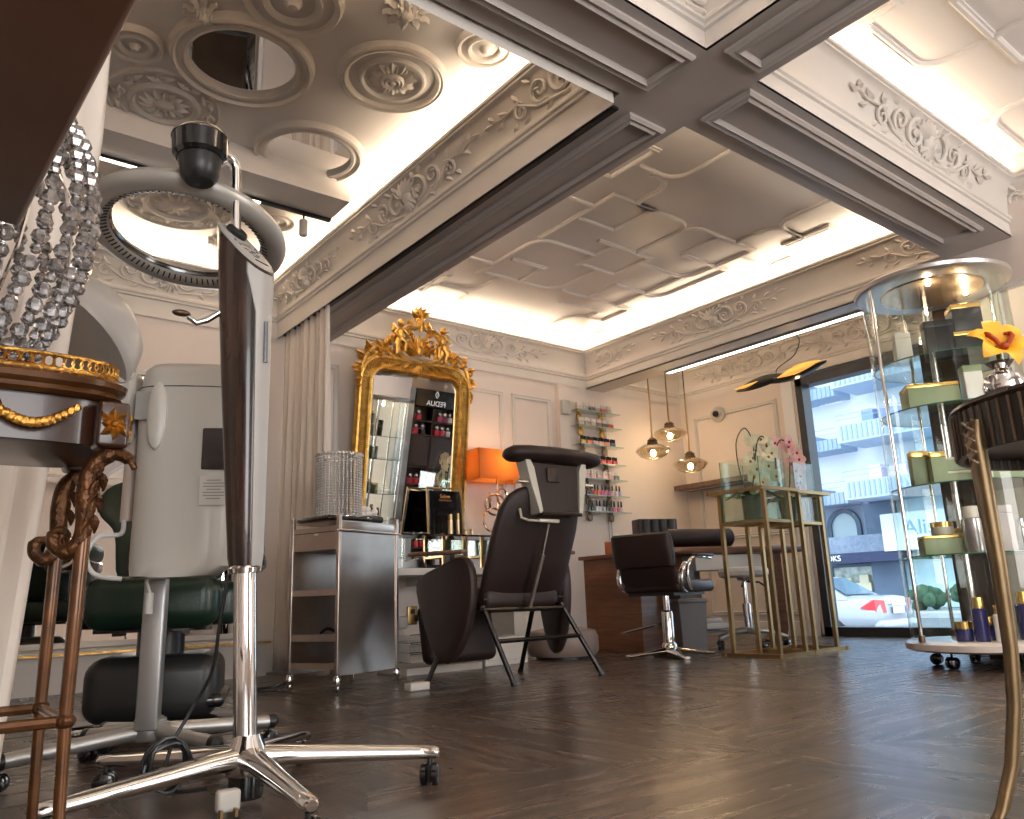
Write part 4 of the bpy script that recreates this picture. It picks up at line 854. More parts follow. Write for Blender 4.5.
# side wings
for s,yy,xx in((-1,.03,-.42),(1,.05,.34)):
    poly=[(-.24,.56),(-.16,.595),(-.05,.63),(.04,.67),(.12,.665),(.155,.60),(.165,.48),(.14,.34),(.08,.20),(.0,.105),(-.08,.10),(-.15,.20),(-.21,.36),(-.25,.50)]
    poly=[(-a*1.0,z) for a,z in poly]; N=len(poly); rings=[]
    c0=sum(p_[0] for p_ in poly)/N; c1=sum(p_[1] for p_ in poly)/N
    Rw=Matrix.Translation((xx,yy,0))@Matrix.Rotation(s*-.30,4,'Z')
    for q,k in((-.035,.86),(-.03,.96),(-.012,1.0),(.012,1.0),(.03,.96),(.035,.86)): rings.append([Rw@V(q,c0+(a-c0)*k,c1+(z-c1)*k) for a,z in poly])
    obj('side_wing',MB().loft(rings),LEATH,t,sub=1)
    ar=obj('armrest',MB().rbox((xx-s*.0-(.08 if s<0 else -.0),yy+.02,.685),(.07,.34,.022),.01,n=3,R=Matrix.Rotation(s*-.5 if s<0 else 0,4,'Z')),wood('arm_wood',(.10,.05,.03),(.22,.12,.07)),t)
    obj('arm_post',MB().box((xx,yy+.02,.65),(.03,.05,.06)),BLACKP,ar,smooth=False)
# ---------------------------------------------------------------- polish rack
t=thing('polish_rack','seven glass wall shelves with bow brackets holding nail polish','wall rack',(5.42,YB-.005,0))
SG=glass('shelf_glass',(.86,.93,.90),2.0,.03)
for x in(.13,.17): obj('upright',MB().box((x,-.006,1.55),(.006,.006,1.35)),mat('rail_grey',(.4,.4,.4),.3,.8),t,smooth=False)
zs=[2.195,2.045,1.86,1.68,1.53,1.37,1.215]
SH=[]
for i,z in enumerate(zs):
    x0=-.28+.012*i
    s_=obj('glass_shelf',MB().box((x0+.24,-.075,z-.012),(.58,.13,.007)),SG,t,smooth=False); obj('shelf_edge',MB().box((x0+.24,-.141,z-.012),(.58,.003,.008)),mat('edge_green',(.25,.42,.36),.2),s_,smooth=False)
    for bx_ in(.07,.36):
        bm_=MB().loft([[V(x0+bx_+ .030*k*math.cos(a),-.03+q,z-.05+.036*k*math.sin(a)+(-.01 if math.sin(a)<0 else 0)) for a in [2*PI*j/14 for j in range(14)]] for q,k in((-.012,.7),(-.006,1),(.006,1),(.012,.7))])
        obj('bracket',bm_,GOLD if i<2 else mat('bracket_bronze',(.22,.16,.12),.35,.7),s_)
    SH.append((x0,z))
cols={0:[(.65,.6,.55),(.5,.45,.42),(.08,.07,.07),(.4,.35,.33),(.45,.1,.08),(.6,.55,.5)],1:[(.6,.55,.5),(.4,.3,.25),(.7,.6,.5),(.35,.2,.15),(.12,.1,.1),(.5,.12,.08)],2:[(.5,.4,.08),(.85,.25,.12),(.65,.5,.45),(.8,.5,.4),(.75,.25,.2),(.05,.12,.18)],3:[(.75,.06,.2),(.8,.1,.3),(.15,.1,.1),(.75,.05,.06),(.7,.04,.05),(.5,.03,.05)],4:[(.8,.45,.4),(.85,.55,.5),(.8,.5,.45),(.85,.6,.55),(.8,.4,.36),(.1,.15,.15)],5:[(.1,.05,.05),(.8,.12,.06),(.75,.12,.3),(.7,.2,.4),(.8,.7,.7),(.3,.35,.7)],6:[(.02,.02,.02),(.75,.75,.8),(.5,.5,.5),(.15,.1,.1),(.75,.2,.3),(.6,.6,.65)]}
names=['top','second','third','fourth','fifth','sixth','lowest']
ORD=['first','second','third','fourth','fifth','sixth','seventh','eighth','ninth','tenth','eleventh','twelfth']
rr=random.Random(5)
capB=BLACKG; capW=mat('cap_white',(.72,.66,.6),.3)
def cn(c):
    r,g,b=c; mx=max(c); 
    if mx<.2: return 'black'
    if min(c)>.45: return 'pale'
    if r>.6 and g<.2 and b<.2: return 'red'
    if b>r: return 'blue'
    if r>.6 and b>.15 and g<.3: return 'pink'
    if r>.6 and g>.35: return 'peach'
    if r>.6: return 'coral'
    if r>.4 and g>.3 and b<.2: return 'yellow'
    return 'brown'
for i,(x0,z) in enumerate(SH):
    n_=12 if i<5 else 10
    for k in range(n_):
        c=cols[i][min(5,k*6//n_)]; mm=mat('polish_%d_%d'%(i,min(5,k*6//n_)),c,.15,coat=.6)
        x=5.42+x0+.01+k*(.44/(n_-1)); y=YB-.005-.085+(.004 if k%2 else -.004)
        tall=i>=5
        lab='%s nail polish bottle, %s from the left on the %s polish shelf'%(cn(c),ORD[k],names[i])
        q=thing('nail_polish',lab,'nail polish',(x,y,z-.008),0,'nail polish bottles on the %s shelf'%names[i])
        q.scale=(1.08,1.08,1.3)
        if tall:
            obj('bottle',MB().lathe([(0,0),(.015,0),(.016,.006),(.016,.036),(.008,.042),(0,.042)],n=10),mm,q); obj('cap',MB().lathe([(0,.042),(.0095,.042),(.0075,.085),(0,.085)],n=10),capB,q)
        else:
            obj('bottle',MB().lathe([(0,0),(.016,0),(.0175,.006),(.0175,.034),(.012,.038),(0,.038)],n=10),mm,q); obj('cap',MB().lathe([(0,.038),(.015,.038),(.015,.062),(0,.062)],n=10),capW if i in(0,1,4) else capB,q)
# wall speaker, camera
t=thing('wall_speaker','small white box sensor high on the wall left of the polish rack','sensor',(5.0,YB-.06,2.20)); obj('housing',MB().rbox((0,0,0),(.10,.07,.14),.012),WHITEP,t); obj('grille',MB().rbox((0,-.036,0),(.07,.006,.10),.003),mat('grille_grey',(.45,.44,.42),.6),t)
t=thing('security_camera','white dome security camera with black lens on the corner wall','camera',(XW-.02,5.02,2.24)); obj('base',MB().lathe([(0,0),(.085,0),(.085,.02),(.06,.035),(0,.035)],n=28,T=Matrix.Rotation(-PI/2,4,'Y')),WHITEP,t); bo_=obj('ball',MB().ell((-.05,0,0),.055,n=20,m=12),WHITEP,t); obj('lens',MB().lathe([(0,.0),(.035,0),(.03,.02),(0,.022)],n=20,T=Matrix.Translation((-.085,-.03,-.01))@Matrix.Rotation(-PI/2,4,'Y')),BLACKG,t)
# corner wall shelf
t=thing('wall_shelf','dark brown floating wall shelf above the nail desk','shelf',(XW-.14,5.02,1.50)); obj('board',MB().box((0,0,0),(.26,.95,.05)),wood('shelf_brown',(.06,.03,.02),(.13,.07,.045)),t,smooth=False,bevel=.003); obj('light_groove',MB().box((-.02,0,-.027),(.06,.9,.006)),STEEL,t,smooth=False)
# ---------------------------------------------------------------- nail desk
DW=wood('desk_walnut',(.12,.048,.024),(.20,.088,.045),2.5,.35,(1,1,10),.2)
t=thing('nail_desk','long walnut reception and nail desk with looped end leg','desk',(0,0,0))
obj('end_cabinet',MB().box((4.93,4.62,.36),(.62,.62,.72)),DW,t,smooth=False,bevel=.004)
obj('kick_plinth',MB().box((4.93,4.62,.015),(.60,.60,.03)),BLACKP,t,smooth=False)
dt=MB(); 
dt.rbox((0,0,0),(1.42,.56,.055),.02,R=Matrix.Translation((5.45,4.24,.752))@Matrix.Rotation(math.radians(-20),4,'Z'))
obj('desk_top',dt,DW,t)
obj('cabinet_top',MB().box((4.93,4.64,.735),(.66,.66,.03)),DW,t,smooth=False,bevel=.004)
obj('white_drawer',MB().box((0,0,0),(.60,.40,.12),Matrix.Translation((5.42,4.20,.655))@Matrix.Rotation(math.radians(-20),4,'Z')),WL,t,smooth=False,bevel=.004)
lp=[(.0,.73),(-.0,.10),(.02,.04),(.07,.015),(.16,.012)]
T_=Matrix.Translation((5.93,3.97,0))@Matrix.Rotation(math.radians(-35),4,'Z')
lg=MB().loft([[T_@V(x-wx,y,z+wz) for y,wx,wz in((-.13,0,0),(.13,0,0),(.13,.05,.03 if z<.1 else 0),(-.13,.05,.03 if z<.1 else 0))] for x,z in [(0,.725),(0,.3),(0,.12),(-.012,.06),(-.05,.02),(-.12,.004)]])
obj('loop_leg',lg,DW,t,smooth=False)
# things on and under the desk
t=thing('tissue_box','orange-brown tissue box on the desk end','tissue box',(4.72,4.60,.751)); obj('box',MB().rbox((0,0,.05),(.22,.12,.10),.006),mat('terracotta',(.50,.16,.07),.5),t); obj('tissue',MB().loft([[V(.03*k*math.cos(a)*2,.02*k*math.sin(a),z) for a in [2*PI*j/10 for j in range(10)]] for z,k in((.098,1),(.12,.6),(.15,1),(.17,.2))]),WL,t)
RT=Matrix.Rotation(math.radians(-20),4,'Z')
t=thing('desk_organiser','black fluted box standing on the desk back','box',(5.12,4.56,.781),math.radians(-20)); obj('box',MB().rbox((0,0,.13),(.36,.14,.26),.01),mat('charcoal',(.035,.033,.034),.5),t)
fl=MB()
for i in range(4): fl.cyl((-.12+.08*i,-.065,.01),(-.12+.08*i,-.065,.25),.035,n=16)
obj('flutes',fl,MATS['charcoal'],t)
t=thing('hand_cushion','brown bolster hand cushion on the nail desk','cushion',(5.22,4.19,.785),math.radians(-20)); obj('cushion',MB().loft([[V(x,.085*k*math.cos(a),.075+.072*k*math.sin(a)) for a in [2*PI*j/20 for j in range(20)]] for x,k in((-.30,.7),(-.29,.95),(-.27,1),(.27,1),(.29,.95),(.30,.7))]),LEATH,t); obj('piping',MB().tube([(.285,.083*math.cos(a),.075+.07*math.sin(a)) for a in [2*PI*j/24 for j in range(24)]],.004,5,True),mat('blue_pipe',(.06,.07,.12),.4),t)
t=thing('paper_stack','white papers and a red folder behind the hand cushion','papers',(5.72,4.50,.78),math.radians(-20)); obj('papers',MB().box((0,0,.06),(.22,.10,.12)),mat('paper',(.7,.62,.56),.6),t,smooth=False); obj('red_folder',MB().box((.16,0,.06),(.14,.10,.02)),mat('coral_red',(.75,.16,.08),.4),t,smooth=False)
t=thing('waste_bin','grey plastic waste bin under the desk','bin',(4.80,4.0,0),-.5); obj('body',MB().loft([[V(a*k,b*k,z) for a,b in((-.11,-.09),(.11,-.09),(.11,.09),(-.11,.09))] for z,k in((0,.85),(.36,1))]),mat('bin_grey',(.16,.15,.16),.4),t,smooth=False,bevel=.01); obj('lid',MB().rbox((0,0,.37),(.235,.195,.03),.01),mat('bin_lid',(.2,.19,.2),.35),t)
t=thing('desk_pedestal','dark grey pedestal cabinet with folded white towels under the desk','cabinet',(5.2,4.3,0),math.radians(-20)); obj('carcass',MB().box((-.14,0,.3),(.14,.4,.60)).box((.05,.18,.3),(.3,.03,.6)).box((.05,0,.12),(.3,.4,.02)),mat('bin_grey',(.16,.15,.16)),t,smooth=False)
tag(obj('folded_towel',MB().rbox((0,0,.03),(.22,.26,.05),.02).rbox((-.02,0,.075),(.16,.2,.04),.018),WL,loc=(5.31,4.22,.132),rot=(0,0,-.35)),'folded white towel in the pedestal under the desk','towel')
# ---------------------------------------------------------------- styling chair
t=thing('styling_chair','low-backed brown leather styling chair with chrome arms and pump base','chair',(4.36,3.83,0),math.radians(10))
# local: x = seat forward
cbm=MB()
for k in range(4):
    a=math.radians(45+90*k+6); d=V(math.cos(a),math.sin(a),0); s_=V(-d.y,d.x,0); rings=[]
    for q,w,h,z in((.03,.05,.03,.045),(.15,.035,.016,.034),(.27,.028,.012,.020),(.32,.022,.010,.016)): rings.append([d*q+V(0,0,z)+s_*(w*math.cos(b))+V(0,0,h*math.sin(b)) for b in [2*PI*j/12 for j in range(12)]])
    obj('base_foot',MB().loft(rings),CHROME,t)
obj('pump_column',MB().lathe([(0,.04),(.05,.04),(.055,.06),(.05,.09),(.04,.10),(.04,.30),(.035,.31),(.022,.315),(.022,.42),(0,.42)],n=24),CHROME,t)
obj('foot_pedal',MB().tube([(.0,.05,.22),(.02,.12,.21),(-.02,.30,.17),(-.10,.32,.165),(-.12,.28,.17),(-.06,.06,.22)],.008,8),CHROME,t)
obj('seat_frame',MB().box((.02,0,.425),(.42,.36,.02)),BLACKP,t,smooth=False)
obj('seat',MB().rbox((.06,0,.475),(.50,.46,.085),.035,n=5),LEATH2,t)
rings=[]
for z,x,th_,w in((.45,-.16,.015,.21),(.52,-.20,.018,.22),(.60,-.225,.018,.225)): rings.append([V(x+th_*math.sin(b),w*math.copysign(abs(math.cos(b))**.3,math.cos(b)),z) for b in [2*PI*j/24 for j in range(24)]])
obj('back_sling',MB().loft(rings),LEATH,t)
rings=[]
for z,x,th_,w in((.60,-.235,.025,.225),(.61,-.24,.04,.235),(.68,-.25,.048,.24),(.77,-.265,.048,.24),(.82,-.275,.042,.235),(.835,-.275,.025,.225)): rings.append([V(x+th_*math.copysign(abs(math.sin(b))**.7,math.sin(b)),w*math.copysign(abs(math.cos(b))**.3,math.cos(b)),z) for b in [2*PI*j/32 for j in range(32)]])
obj('backrest_pad',MB().loft(rings),LEATH,t)
for s in(-1,1):
    o=obj('arm',MB().tube(smoothpath([(.22,s*.25,.665),(.10,s*.255,.67),(-.02,s*.255,.665),(-.10,s*.255,.62),(-.12,s*.25,.54),(-.08,s*.245,.47),(.0,s*.22,.44)],6),.016,10,flat=.6),CHROME,t)
    obj('back_bracket',MB().tube(smoothpath([(-.10,s*.25,.63),(-.16,s*.255,.62),(-.20,s*.25,.54),(-.18,s*.24,.47),(-.10,s*.22,.44)],6),.016,10,flat=.6),CHROME,o); obj('arm_pad',MB().rbox((.12,s*.255,.683),(.24,.045,.018),.008),BLACKP,o)
# white stool
t=thing('rolling_stool','round white stool on chrome five-castor base beside the desk leg','stool',(5.32,3.86,0))
obj('seat',MB().lathe([(0,.53),(.17,.53),(.19,.545),(.195,.575),(.18,.60),(.10,.61),(0,.61)],n=36),mat('stool_white',(.66,.64,.62),.35),t)
obj('gas_lift',MB().lathe([(0,.12),(.03,.12),(.03,.33),(.016,.335),(.016,.50),(.05,.505),(.06,.53),(0,.53)],n=20),CHROME,t)
obj('lever',MB().tube([(0,0,.50),(-.10,-.06,.49),(-.17,-.10,.46)],.008,8).tube([(0,0,.50),(.12,-.05,.49),(.19,-.08,.44),(.2,-.08,.33)],.008,8),BLACKP,t)
for k in range(5):
    a=math.radians(20+72*k); d=V(math.cos(a),math.sin(a),0); lg=obj('leg',MB().tube([d*.03+V(0,0,.13),d*.14+V(0,0,.12),d*.28+V(0,0,.075)],[.028,.020,.014],10),ALU,t); mw,ms=MB(),MB(); caster(mw,ms,(d.x*.27,d.y*.27,0),.026,.018,a+1); obj('caster_wheel',mw,BLACKG,lg); obj('caster_stem',ms,BLACKP,lg)
# wall cable
t=thing('wall_cable','black plug and hanging cable on the wall behind the gold stands','cable',(XW-.03,4.55,.62)); obj('plug',MB().rbox((0,0,0),(.05,.06,.08),.01),BLACKP,t); obj('lead',MB().tube(smoothpath([(-.01,0,-.03),(-.02,.02,-.15),(-.01,.05,-.25),(-.02,.12,-.30)],5),.006,6),BLACKP,t)
# fill lamps added at the unseen rear openings
for x,w_ in((-.2,2.3),(4.2,1.5)): area('rear_fill_light',(x,-3.15,1.4),(w_,2.1),75,(1,.91,.82),(PI/2,0,0))
# ---------------------------------------------------------------- gold stands with glass boxes and orchids
def box_edges(m,x0,x1,y0,y1,z0,z1,r=.003):
    for a,b in(((x0,y0),(x1,y0)),((x1,y0),(x1,y1)),((x1,y1),(x0,y1)),((x0,y1),(x0,y0))):
        for z in(z0,): m.cyl((a[0],a[1],z),(b[0],b[1],z),r,n=6)
    for x in(x0,x1):
        for y in(y0,y1): m.cyl((x,y,z0),(x,y,z1),r,n=6)
def gold_stand(x0,x1,y0,y1,lab):
    cx_,cy_=(x0+x1)/2,(y0+y1)/2; a,b=(x1-x0)/2,(y1-y0)/2
    t=thing('flower_stand',lab,'stand',(cx_,cy_,0),0,'tall gold frame stands with orchids')
    zt=1.10
    for s in(-1,1):
        for u in(-1,1):
            obj('leg',MB().box((s*(a-.055),u*(b-.04),zt/2),(.026,.026,zt)),BRASS,t,smooth=False)
    for u in(-1,1):
        obj('base_bar',MB().box((0,u*(b-.01),.012),(2*a+.05,.03,.024)),BRASS,t,smooth=False); obj('base_bar',MB().box((u*(a),0,.012),(.03,2*b+.02,.024)),BRASS,t,smooth=False)
    m=MB(); 
    for u in(-1,1): m.box((0,u*b,zt),(2*a+.05,.022,.022)); m.box((u*a,0,zt),(.022,2*b,.022)); m.box((0,u*(b-.04),.885),(2*a-.09,.02,.02)); m.box((u*(a-.055),0,.885),(.02,2*b-.08,.02))
    obj('top_frame',m,BRASS,t,smooth=False)
    return t
def glass_box(x,y,z,a,b,h,lab):
    t=thing('glass_box',lab,'glass box',(x,y,z),0,'glass planter boxes in the gold stands')
    m=MB(); m.box((0,0,.004),(2*a,2*b,.008))
    for u in(-1,1): m.box((u*a,0,h/2),(.006,2*b,h)); m.box((0,u*b,h/2),(2*a,.006,h))
    obj('panes',m,GLASS,t,smooth=False); e=MB(); box_edges(e,-a,a,-b,b,.003,h); obj('glass_edges',e,GEDGE,t); return t
STEM=mat('orchid_stem',(.05,.045,.02),.5); LEAFM=mat('orchid_leaf',(.03,.10,.03),.3,noise=.3,nscale=12)
def orchid_flower(m,mc,T,s=.035,rr=random):
    # five petals around, lip in the centre
    for k in range(5):
        a=PI/2+k*2*PI/5; w=.62 if k in(1,4) else .42; L=1.0
        rings=[]
        for q,ww,zz in((0,.25,0),(.35,.95,.10),(.7,1,.14),(.95,.5,.08),(1.02,.1,.04)):
            d=V(math.cos(a),math.sin(a),0); n_=V(-d.y,d.x,0); c=d*(L*q*s)+V(0,0,zz*s); rings.append([c-n_*w*ww*s,c+V(0,0,.05*s),c+n_*w*ww*s,c-V(0,0,.04*s)])
        m.loft(rings,True,T)
    mc.ell((0,-.1*s,.2*s),(.18*s,.22*s,.2*s),T,8,6)
def orchid(x,y,z,pot_r,pot_h,petal,lipc,stems,lab,potcol,leaves=5,seed=1):
    rr=random.Random(seed); t=thing('potted_orchid',lab,'orchid',(x,y,z))
    obj('pot',MB().lathe([(0,0),(pot_r*.8,0),(pot_r,pot_h),(pot_r*1.03,pot_h),(pot_r*.95,pot_h-.01),(0,pot_h-.02)],n=24),potcol,t)
    for k in range(leaves):
        a=k*2*PI/leaves+rr.random(); L=.16+.08*rr.random(); d=V(math.cos(a),math.sin(a),0); n_=V(-d.y,d.x,0); rings=[]
        for q in(0,.2,.5,.8,1):
            w=.030*math.sin(PI*min(.97,.15+q*.85)); c=d*(L*q)+V(0,0,pot_h-.01+.16*q-.17*q*q*rr.uniform(.8,1.2)); rings.append([c-n_*w+V(0,0,w*.3),c-V(0,0,.003),c+n_*w+V(0,0,w*.3),c+V(0,0,.004)])
        obj('leaf',MB().loft(rings),LEAFM,t)
    for pts,fl in stems:
        P=smoothpath([(0,0,pot_h-.02)]+pts,6); st=obj('stem',MB().tube(P,.0045,6),STEM,t)
        n_=len(P)
        for k in range(fl):
            q=P[int(n_*.58+(n_*.42-1)*k/max(1,fl-1))]; m=MB(); mc=MB()
            T=Matrix.Translation(q+V(rr.uniform(-.03,.03),rr.uniform(-.03,.03),rr.uniform(-.03,.0)))@Euler((rr.uniform(1.0,1.9),rr.uniform(-.4,.4),math.radians(-35)+rr.uniform(-.9,.9))).to_matrix().to_4x4()
            orchid_flower(m,mc,T,.052,rr); b=obj('blossom',m,petal,t); obj('lip',mc,lipc,b)
gold_stand(4.58,4.98,3.10,3.54,'left tall gold frame stand carrying the white orchid box'); gold_stand(5.06,5.44,3.14,3.56,'right tall gold frame stand by the window carrying the pink orchid box')
glass_box(4.78,3.32,.896,.135,.16,.43,'left clear glass box with green edges around the white orchid'); glass_box(5.25,3.35,.896,.125,.15,.43,'right clear glass box with green edges around the pink orchid')
PETW=mat('petal_cream',(.74,.72,.52),.5,noise=.1,nscale=20); PETP=mat('petal_pink',(.80,.50,.50),.5,noise=.15,nscale=20)
orchid(4.77,3.33,.905,.07,.17,PETW,mat('lip_rust',(.45,.12,.05),.5),[([(-.07,.02,.32),(-.07,.03,.55),(.0,.0,.66),(.05,-.02,.58),(.06,-.02,.42),(.07,-.03,.30)],9),([(.04,-.02,.35),(.08,-.04,.55),(.13,-.06,.60),(.15,-.08,.48),(.16,-.08,.34)],7)],'white cream orchid with arching stems in the left glass box',mat('pot_moss',(.10,.12,.07),.6,noise=.3),5,3)
orchid(5.24,3.35,.905,.065,.16,PETP,mat('lip_magenta',(.45,.04,.12),.5),[([(-.06,.02,.32),(-.05,.02,.52),(.0,.0,.62),(.06,-.02,.58),(.08,-.03,.42)],8),([(.03,-.02,.3),(.06,-.03,.5),(.10,-.05,.53),(.11,-.06,.38),(.10,-.06,.28)],6)],'pale pink orchid in the right glass box by the window',mat('pot_dark',(.06,.07,.06),.6),5,8)
# ---------------------------------------------------------------- pendants
PG=glass('smoke_glass',(.80,.72,.58),3.5,.04)
def pendant(x,y,zb,ztop,lab):
    t=thing('pendant_lamp',lab,'pendant lamp',(x,y,zb),0,'smoky glass pendant lamps in the corner')
    obj('shade',MB().lathe([(.02,0),(.07,.008),(.13,.035),(.165,.075),(.17,.085),(.155,.105),(.10,.13),(.045,.145),(.03,.15)],n=40,cap=False),PG,t)
    rb=MB()
    for k in range(22):
        a=2*PI*k/22; rb.tube([V(r0*math.cos(a),r0*math.sin(a),z) for r0,z in((.02,0),(.07,.008),(.13,.035),(.17,.08),(.155,.105),(.10,.13),(.045,.145))],.0012,4)
    obj('ribs',rb,mat('rib_gold',(.45,.36,.2),.3,.6),t)['kind']='stuff'
    obj('cap',MB().lathe([(0,.145),(.05,.145),(.055,.155),(.045,.175),(.05,.185),(.03,.205),(.012,.215),(0,.215)],n=24),mat('cap_brown',(.14,.08,.04),.3,.6),t)
    obj('bulb',MB().ell((0,0,.06),(.028,.028,.034)),emis('bulb_white',(1,.82,.55),40),t)
    obj('brass_rod',MB().cyl((0,0,.21),(0,0,.21+(ztop-zb)*.42),.009,n=10),BRASS,t); obj('cord',MB().cyl((0,0,.21+(ztop-zb)*.42),(0,0,ztop-zb),.005,n=8),BLACKP,t)
    point('pendant_light',(0,0,.03),5,(1,.72,.45),.03,t)
pendant(5.80,5.11,1.70,2.95,'smoky glass pendant lamp hanging leftmost and nearest the polish rack')
pendant(6.2,5.22,1.93,2.95,'middle and highest smoky glass pendant lamp'); pendant(6.2,4.99,1.58,2.95,'lowest smoky glass pendant lamp, right of the other two')
t=thing('leaf_pendant','black folded-leaf pendant lamp with gold inside by the window','pendant lamp',(6.08,3.85,2.24))
# leaf: two crossing slender half tubes
def leafshell(y0,y1,z0,z1,w,flip,tw):
    rings=[];N=14
    for k in range(N+1):
        q=k/N; ww=w*(math.sin(PI*min(max(q,.03),.97)))**.7; c=V(0,y0+(y1-y0)*q,z0+(z1-z0)*q); rings.append([c+V(ww*math.cos(b+tw),0,ww*math.sin(b+tw)*.8) for b in [PI*j/10*1.25 for j in range(11)]])
    return rings
BLM=mat('leaf_black',(.012,.012,.012),.35); GI=mat('leaf_gold_inside',(.9,.45,.10),.3,.7,emit=(1,.45,.08),estr=.6)
a_=MB().loft(leafshell(.42,-.12,-.01,.02,.075,0,.2),False,wrap=False); b_=MB().loft(leafshell(.12,-.48,.0,.05,.08,0,2.6+.6),False,wrap=False)
o=obj('leaf_shade',a_,BLM,t); s_=o.modifiers.new('s','SOLIDIFY'); s_.thickness=.006
o=obj('leaf_shade',b_,BLM,t); s_=o.modifiers.new('s','SOLIDIFY'); s_.thickness=.006
i1=MB().loft([[V(p.x*.9,p.y,p.z) for p in r] for r in leafshell(.40,-.10,-.012,.018,.068,0,.2)],False,wrap=False); obj('gold_lining',i1,GI,t)
i2=MB().loft([[V(p.x*.9,p.y,p.z) for p in r] for r in leafshell(.10,-.46,-.004,.048,.072,0,3.2)],False,wrap=False); obj('gold_lining',i2,GI,t)
gf=MB().loft([[V(-.088,-.06-.42*q,-.012+.055*q+(.042 if s>0 else -.030)*math.sin(PI*min(max(q,.02),.98))) for s in(-1,1)] for q in [k/10 for k in range(11)]],False,wrap=False).loft([[V(-.085,.40-.26*q,-.010+.02*q+(.004 if s>0 else -.022)*math.sin(PI*min(max(q,.02),.98))) for s in(-1,1)] for q in [k/10 for k in range(11)]],False,wrap=False); gfo=obj('gold_face',gf,GI,t); gs_=gfo.modifiers.new('s','SOLIDIFY'); gs_.thickness=.004
obj('wire',MB().tube(smoothpath([(0,.0,.03),(0,-.02,.10),(0,-.20,.18),(0,-.26,.32),(0,-.12,.38),(0,.10,.34),(0,.18,.42),(0,.16,.56),(0,.15,.70)],6),.004,6),BLACKP,t)
point('leaf_light',(0,-.2,-.04),2,(1,.6,.25),.03,t)
# ---------------------------------------------------------------- round display case
dx,dy=4.675,1.885; R0=.375
t=thing('display_case','tall round glass display case on castors holding cosmetics','display case',(dx,dy,0))
SIL=mat('silver_rim',(.55,.53,.52),.3,.7)
obj('base_disc',MB().lathe([(0,.085),(R0+.01,.085),(R0+.03,.095),(R0+.03,.125),(R0+.01,.135),(0,.135)],n=64),mat('base_white',(.55,.50,.48),.2),t)
obj('top_disc',MB().lathe([(0,2.10),(R0+.01,2.10),(R0+.035,2.11),(R0+.04,2.13),(R0+.02,2.145),(0,2.145)],n=64),SIL,t)
obj('ceiling_plate',MB().lathe([(0,2.092),(R0*.72,2.092),(R0*.73,2.10),(0,2.10)],n=48),mat('satin_plate',(.60,.42,.28),.22,.85),t)
cg=MB().lathe([(R0,.14),(R0,2.09)],n=72,a0=math.radians(-150),a1=math.radians(200),cap=False); obj('curved_glass',cg,GLASS,t)
for z in(.58,.95,1.37,1.65):
    s_=obj('glass_shelf',MB().lathe([(0,z-.007),(R0-.012,z-.007),(R0-.012,z),(0,z)],n=56),glass('shelf_clear',(.90,.96,.93),1.6,.02),t); obj('shelf_edge',MB().tube([((R0-.012)*math.cos(a),(R0-.012)*math.sin(a),z-.0035) for a in [2*PI*k/56 for k in range(56)]],.0035,6,True),mat('edge_darkgreen',(.04,.13,.09),.15),s_)
for k,a in enumerate((150,48,-30)):
    q=V((R0+.012)*math.cos(math.radians(a)),(R0+.012)*math.sin(math.radians(a)),0); o=obj('upright_rod',MB().cyl(q+V(0,0,.135),q+V(0,0,2.10),.010,n=12),CHROME,t); obj('rod_collar',MB().cyl(q+V(0,0,.135),q+V(0,0,.17),.017,n=12),BRONZE,o)
obj('centre_post',MB().cyl((.0,.05,.135),(.0,.05,2.09),.017,n=14),CHROME,t)
for k in range(6):
    a=math.radians(40+60*k); mw,ms=MB(),MB(); caster(mw,ms,(.27*math.cos(a),.27*math.sin(a),0),.030,.02,a); o=obj('caster_wheel',mw,BLACKG,t); obj('caster_stem',ms,BLACKP,o)
for k in range(3): 
    a=math.radians(200+60*k); point('case_spot',(.2*math.cos(a),.2*math.sin(a),2.05),1.6,(1,.78,.5),.015,t); obj('spot_bulb',MB().ell((.2*math.cos(a),.2*math.sin(a),2.083),(.014,.014,.009)),emis('bulb_white',(1,.82,.55),40),t)
SAGE=mat('sage_carton',(.24,.29,.17),.35); GOLDC=mat('gold_lid',(.75,.48,.15),.2,.9); NAVY=mat('navy_glass',(.02,.02,.12),.15,coat=.6); PALEB=mat('pale_carton',(.60,.56,.50),.4); BLKC=mat('black_carton',(.015,.014,.015),.3); SILC=mat('silver_bottle',(.42,.40,.40),.2,.7); LILAC=mat('lilac_carton',(.52,.45,.47),.35); GREENB=mat('green_bottle',(.10,.22,.14),.15); WHB=mat('white_bottle',(.70,.67,.65),.25)
def product(kind,x,y,z,w,h,m1,m2,lab,rz=0,d=None):
    d=d or w; q=thing('cosmetic_box' if kind=='box' else 'cosmetic_jar' if kind=='jar' else 'cosmetic_bottle',lab,'cosmetics',(dx+x,dy+y,z),rz)
    if kind=='box':
        obj('carton',MB().rbox((0,0,h*.41),(w,d,h*.82),.003),m1,q); obj('lid',MB().rbox((0,0,h*.91),(w*1.01,d*1.01,h*.18),.003),m2,q)
    elif kind=='jar':
        obj('jar',MB().lathe([(0,0),(w*.46,0),(w*.5,.006),(w*.5,h*.62),(0,h*.62)],n=24),m1,q); obj('lid',MB().lathe([(0,h*.62),(w*.5,h*.62),(w*.5,h*.97),(w*.47,h),(0,h)],n=24),m2,q)
    else:
        obj('bottle',MB().lathe([(0,0),(w*.46,0),(w*.5,.008),(w*.5,h*.72),(w*.4,h*.75),(0,h*.75)],n=22),m1,q); obj('cap',MB().lathe([(0,h*.75),(w*.36,h*.75),(w*.34,h),(0,h)],n=22),m2,q)
    return q
FZ=math.radians(-52)
def at_(a,r): return (r*math.cos(math.radians(a)),r*math.sin(math.radians(a)))
